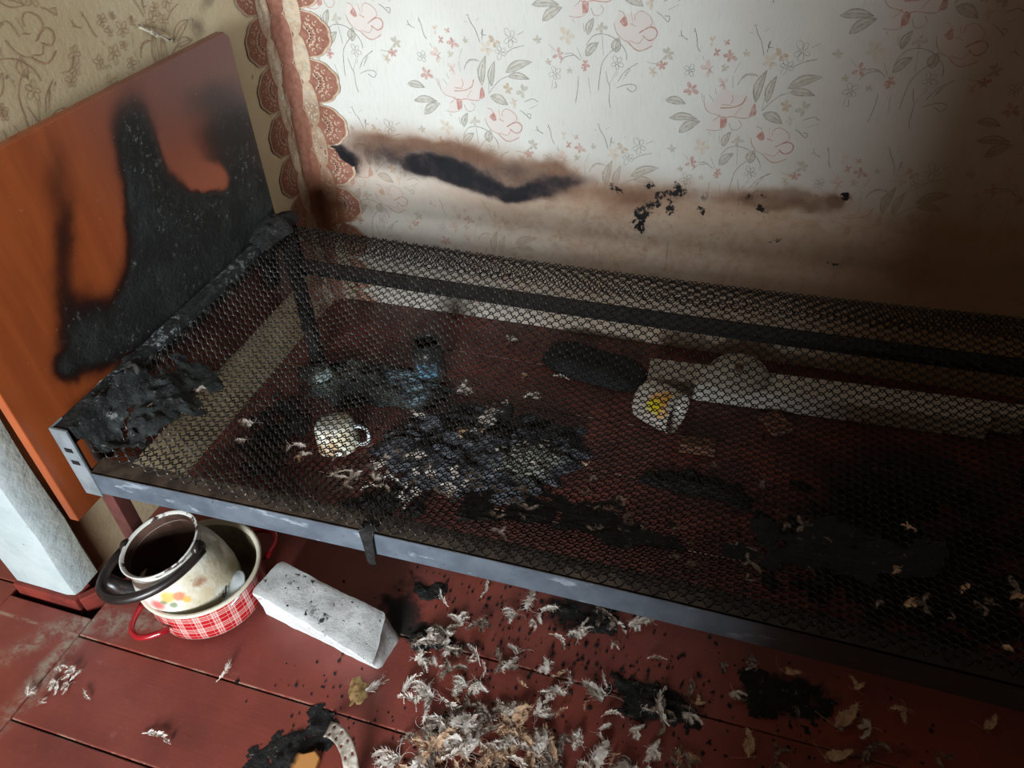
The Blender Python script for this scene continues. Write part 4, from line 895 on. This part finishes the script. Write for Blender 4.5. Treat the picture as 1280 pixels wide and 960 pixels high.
def down_mesh(seed, r=.026, n=3, mat_=None):
    """torn tuft: a few curved frayed vane lobes with loose barbs"""
    R = random.Random(seed); mb = MB(); base = R.uniform(0, 6.28)
    for q in range(n):
        a = base+R.gauss(0, .9); l = r*R.uniform(1.0, 2.1); p = Vector((R.gauss(0, r*.18), R.gauss(0, r*.18), .001+.0012*q)); tw = R.gauss(0, .75); N = 9; P = []; w0 = r*R.uniform(.16, .36); up = R.uniform(.05, .35); prev = None
        for i in range(N+1):
            t = i/N; d = Vector((math.cos(a), math.sin(a), up*math.cos(t*3.0))); s = Vector((-d.y, d.x, 0))
            w_ = w0*math.sin(PI*(t*.88+.08))**.7
            jl, jr = R.uniform(.45, 1.25), R.uniform(.45, 1.25); cup = R.uniform(.0, .0025)
            P += [p+s*w_*jl+Vector((0, 0, cup)), p, p-s*w_*jr+Vector((0, 0, cup*R.uniform(0, 1.4)))]
            for sd, jj in ((1, jl), (-1, jr)):
                for _ in range(2):
                    e0 = p+s*w_*jj*sd*.8; dr = (d*R.uniform(.2, 1.2)+s*sd*R.uniform(.4, 1.)).normalized(); ll = w0*R.uniform(.4, 1.5); th = d*R.uniform(.0004, .0009)
                    mb.add([e0-th, e0+th, e0+dr*ll+Vector((0, 0, R.uniform(-.001, .004)))], [(0, 1, 2)])
            p = p+d*l/N; a += tw/N*1.6+R.uniform(-.12, .12)
        mb.add(P, [(3*i+k_, 3*i+k_+1, 3*i+k_+4, 3*i+k_+3) for i in range(N) for k_ in (0, 1)])
    for i in range(5):
        a = R.uniform(0, 6.28); p = Vector((0, 0, .002)); P = []; tw = R.gauss(0, .5); l = r*R.uniform(.6, 1.5)
        for j in range(6):
            d = Vector((math.cos(a), math.sin(a), .25-.1*j)); s = Vector((-d.y, d.x, 0))*.00045; P += [p-s, p+s]; p = p+d*l/5; a += tw
        mb.add(P, [(2*j, 2*j+1, 2*j+3, 2*j+2) for j in range(5)])
    vs = [(q[0], q[1], max(q[2], .0004)) for q in mb.v]
    me = bpy.data.meshes.new('down_tuft'); me.from_pydata(vs, [], mb.f); me.update(); me.materials.append(mat_); return me
def fmat(name, a, b, c_):
    k = NT(name, .8, .15); c = k.mix(k.mr(k.noise(110, 4), .35, .62), a, b); c = k.mix(k.mr(k.noise(38, 4, .7), .56, .68), c, c_); k.col(c)
    k.b.inputs['Subsurface Weight'].default_value = 0; return k.m
MF_W = fmat('feather_white', rgb(214, 208, 202), rgb(196, 182, 170), rgb(168, 138, 122))
MF_T = fmat('feather_tan', rgb(206, 176, 148), rgb(182, 146, 118), rgb(130, 88, 66))
MF_S = fmat('feather_singed', rgb(150, 136, 124), rgb(96, 82, 74), rgb(40, 32, 30))
QW = [feather_mesh(i, .062+.006*(i % 4), .013, (-1)**i*(.4+.3*i), .35, MF_W) for i in range(5)]
QT = [feather_mesh(20+i, .05, .011, (-1)**i*(.5+.4*i), .6, MF_T) for i in range(3)]
DW = [down_mesh(40+i, .018+.0018*i, 2+i % 4, MF_W) for i in range(9)]
DT = [down_mesh(60+i, .019+.003*i, 2+i % 3, MF_T) for i in range(5)]
DS = [down_mesh(80+i, .020, 2+i % 3, MF_S) for i in range(5)]
RF = random.Random(77)
def inblock(x, y):
    return (-.86 < x < -.49 and .60 < y < .82) or (-.62 < x < -.46 and .54 < y < .69) or (x+.945)**2+(y-.715)**2 < .17**2
def put(me, x, y, z, s, name, label, group, rot=None, tl=.12):
    o = bpy.data.objects.new(name, me); C.objects.link(o); o.location = (x, y, z); o.scale = (s, s, s)
    o.rotation_euler = (RF.uniform(-tl, tl), RF.uniform(-tl, tl), RF.uniform(0, 6.28) if rot is None else rot)
    tag(o, label, 'feather', group); return o
def scatter(meshes, n, reg, name, label, group, sz=(.75, 1.25), zf=None, tl=.10):
    c = 0
    while c < n:
        cx, cy, sx, sy = RF.choice(reg); x, y = RF.gauss(cx, sx), RF.gauss(cy, sy)
        if inblock(x, y) or y < .38 or (zf is None and .69 < y < .76 and False): continue
        s = RF.uniform(*sz); z = zf(x, y) if zf else .0015+RF.uniform(0, .006)
        put(RF.choice(meshes), x, y, z, s, name, label, group, tl=tl); c += 1
LAND = [(-.455, .755, 'beside the right end of the white block'), (-.53, .66, 'on bare floor just below the white block'), (-.57, .56, 'near the yellowish foam scrap'), (-.50, .49, 'beside the perforated strip'), (-.36, .60, 'around the small charred clump'),
        (-.31, .52, 'in the thick litter right of the perforated strip'), (-.22, .61, 'in the middle of the feather litter'), (-.13, .53, 'at the bottom edge of the feather litter'), (-.165, .885, 'on the charred patch below the front rail'), (-.29, .78, 'between the front rail and the feather litter'),
        (-.40, .86, 'behind the white block under the front rail'), (-.02, .66, 'on the right fringe of the feather litter'), (0., .77, 'on the broad charred patch right of the litter'), (.10, .60, 'at the bottom edge right of the litter'), (.235, .81, 'on the long charred patch of dark floor'),
        (.40, .82, 'on dark floor close under the right part of the rail'), (.28, .66, 'on dark floor at the bottom right corner')]
def zoned(meshes, n, reg, name, look, sz=(.7, 1.15), tl=.10):
    c = 0
    while c < n:
        cx, cy, sx, sy = RF.choice(reg); x, y = RF.gauss(cx, sx), RF.gauss(cy, sy)
        if inblock(x, y) or y < .40 or y > 1.0: continue
        s = RF.uniform(*sz); wh = min(LAND, key=lambda q: (q[0]-x)**2+(q[1]-y)**2)[2]
        big = 'large ' if s > .8*sz[1]+.2*sz[0] else 'small ' if s < .35*sz[1]+.65*sz[0] else ''
        put(RF.choice(meshes), x, y, .0015+RF.uniform(0, .007), s, name, big+look+' '+wh, big+look+'s '+wh, tl=tl); c += 1
CORE = [(-.30, .56, .06, .035), (-.24, .52, .07, .04), (-.15, .53, .06, .04), (-.38, .55, .04, .03), (-.20, .60, .07, .03), (-.05, .53, .06, .04)]
THIN = [(-.36, .66, .06, .05), (-.25, .68, .08, .05), (-.12, .66, .07, .05), (-.43, .62, .05, .05), (0, .62, .06, .05), (-.30, .76, .08, .05), (-.45, .74, .03, .03)]
zoned(DW, 30, CORE, 'down_feather', 'white downy feather'); zoned(DW, 26, THIN, 'down_feather', 'white downy feather', (.55, 1.))
zoned(QW, 26, CORE+THIN, 'feather', 'white vaned feather', (.55, .95))
zoned(DT, 34, CORE+[(-.2, .50, .08, .04)], 'down_feather', 'tan scorched downy feather'); zoned(QT, 14, THIN, 'feather', 'tan vaned feather', (.5, .9))
zoned(DS, 34, CORE+THIN+[(-.42, .74, .04, .03), (-.15, .87, .08, .04)], 'singed_feather', 'grey singed feather')
zoned(DW[:5]+QW[:2], 20, [(-.43, .76, .035, .025), (-.30, .86, .09, .05), (-.12, .86, .07, .05)], 'feather', 'white feather scrap', (.5, .95))
zoned(DT+DW[:2]+DS, 34, [(.13, .80, .07, .07), (.30, .80, .08, .06), (.45, .84, .1, .06), (.2, .70, .1, .05), (.36, .74, .1, .05), (.03, .72, .06, .05)], 'dusty_feather', 'dusty feather', (.5, .95))
scatter(DW[:3]+QW[:1], 8, [(-1.16, .42, .03, .03), (-1.10, .44, .03, .02)], 'stray_feather', 'white stray feather on bare red planks near the doorway', 'stray feathers by the doorway', (.45, .75))
# feathers lying under and on the mesh
def under(x, y): return .062
scatter(DW+QW[2:4]+DT[:1], 30, [(-.62, 1.20, .08, .07), (-.50, 1.46, .06, .03), (-.48, 1.28, .08, .08), (-.60, 1.08, .07, .04)], 'feather', 'white feather on the charred pillow under the mesh', 'feathers on the charred pillow', (.4, .8), under)
def onmesh(x, y): return mesh_top(x, y)+.004
scatter(DW+DT[:2], 16, [(-.95, .85, .10, .05), (-.80, .83, .10, .04), (-.62, .86, .1, .06)], 'feather', 'pale feather tuft caught on the wire mesh near the front left corner', 'feathers caught on the front of the mesh', (.35, .75), onmesh)
MLAND = [(-.55, .88, 'on the sooty mesh behind the hanging black strip'), (-.55, .97, 'on the mesh in front of the charred pillow'), (-.30, .84, 'on the mesh edge at mid bed close to the rail'), (-.28, .92, 'on the sooty mesh at mid bed'), (-.05, .84, 'on the mesh edge just right of mid bed'), (-.05, .94, 'on the sooty mesh right of mid bed'),
         (.18, .85, 'on the mesh edge above the long charred floor patch'), (.18, .97, 'on the dark mesh before the thin black rag'), (.36, .88, 'on the dark mesh near the right end of the rail'), (.40, 1.0, 'on the dark mesh over the charred blanket'), (.56, .86, 'on the mesh at the right edge of the photo')]
def zoned_mesh(meshes, n, reg, name, look, sz):
    for _ in range(n):
        cx, cy, sx, sy = RF.choice(reg); x, y = RF.gauss(cx, sx), max(RF.gauss(cy, sy), .775); s = RF.uniform(*sz)
        wh = min(MLAND, key=lambda q: (q[0]-x)**2+(q[1]-y)**2)[2]; big = 'larger ' if s > .7*sz[1]+.3*sz[0] else 'tiny ' if s < .3*sz[1]+.7*sz[0] else ''
        put(RF.choice(meshes), x, y, onmesh(x, y), s, name, big+look+' '+wh, big+look+'s '+wh)
zoned_mesh(DS, 64, [(-.25, .88, .16, .05), (.0, .90, .12, .06), (.2, .92, .15, .08), (-.5, .92, .12, .06)], 'singed_feather', 'singed feather speck', (.35, .7))
zoned_mesh(DS+DT, 16, [(.40, .90, .08, .08), (.55, .85, .06, .08)], 'dusty_feather', 'dusty feather tuft', (.3, .6))
# singled out feathers
MFC = feather_mesh(200, .10, .018, 1.25, .25, MF_W, 22)
put(MFC, -.560, .600, .003, 1.05, 'feather', 'long curled white feather on bare floor just below the white block', None, .35)
put(QW[2], -.835, .548, .002, .8, 'feather', 'thin grey white feather alone on red planks below the checked pot', None, .9)
put(DW[1], -.60, 1.755, .003, 1.0, 'down_feather', 'white downy feather on the red floor by the rear wall left of the black cloth', None, .2)
put(DW[3], -.675, 1.49, .003, 1.1, 'down_feather', 'white downy feather between the glass jar and the charred pillow', None, .5)
put(DW[4], -.30, .925, .004, 1.3, 'down_feather', 'largest white downy feather just under the front rail at mid bed', None, 2.0)
put(QW[3], .03, .70, .012, 1.1, 'feather', 'bright white branching feather on the black patch right of the litter', None, 2.6)
put(DW[2], -1.05, 1.09, .45-.12, .9, 'down_feather', 'white tuft sunk in the mesh beside the black rag', None, .1) if 0 else None
put(QW[0], -.385, 1.62, .003, .8, 'feather', 'thin white feather on the floor at the left end of the black ribbed cloth', None, 2.9)
put(QW[1], -.91, .42, .002, 1.0, 'feather', 'curved white feather on the bare planks at the bottom edge left of the burnt wood', None, .4)
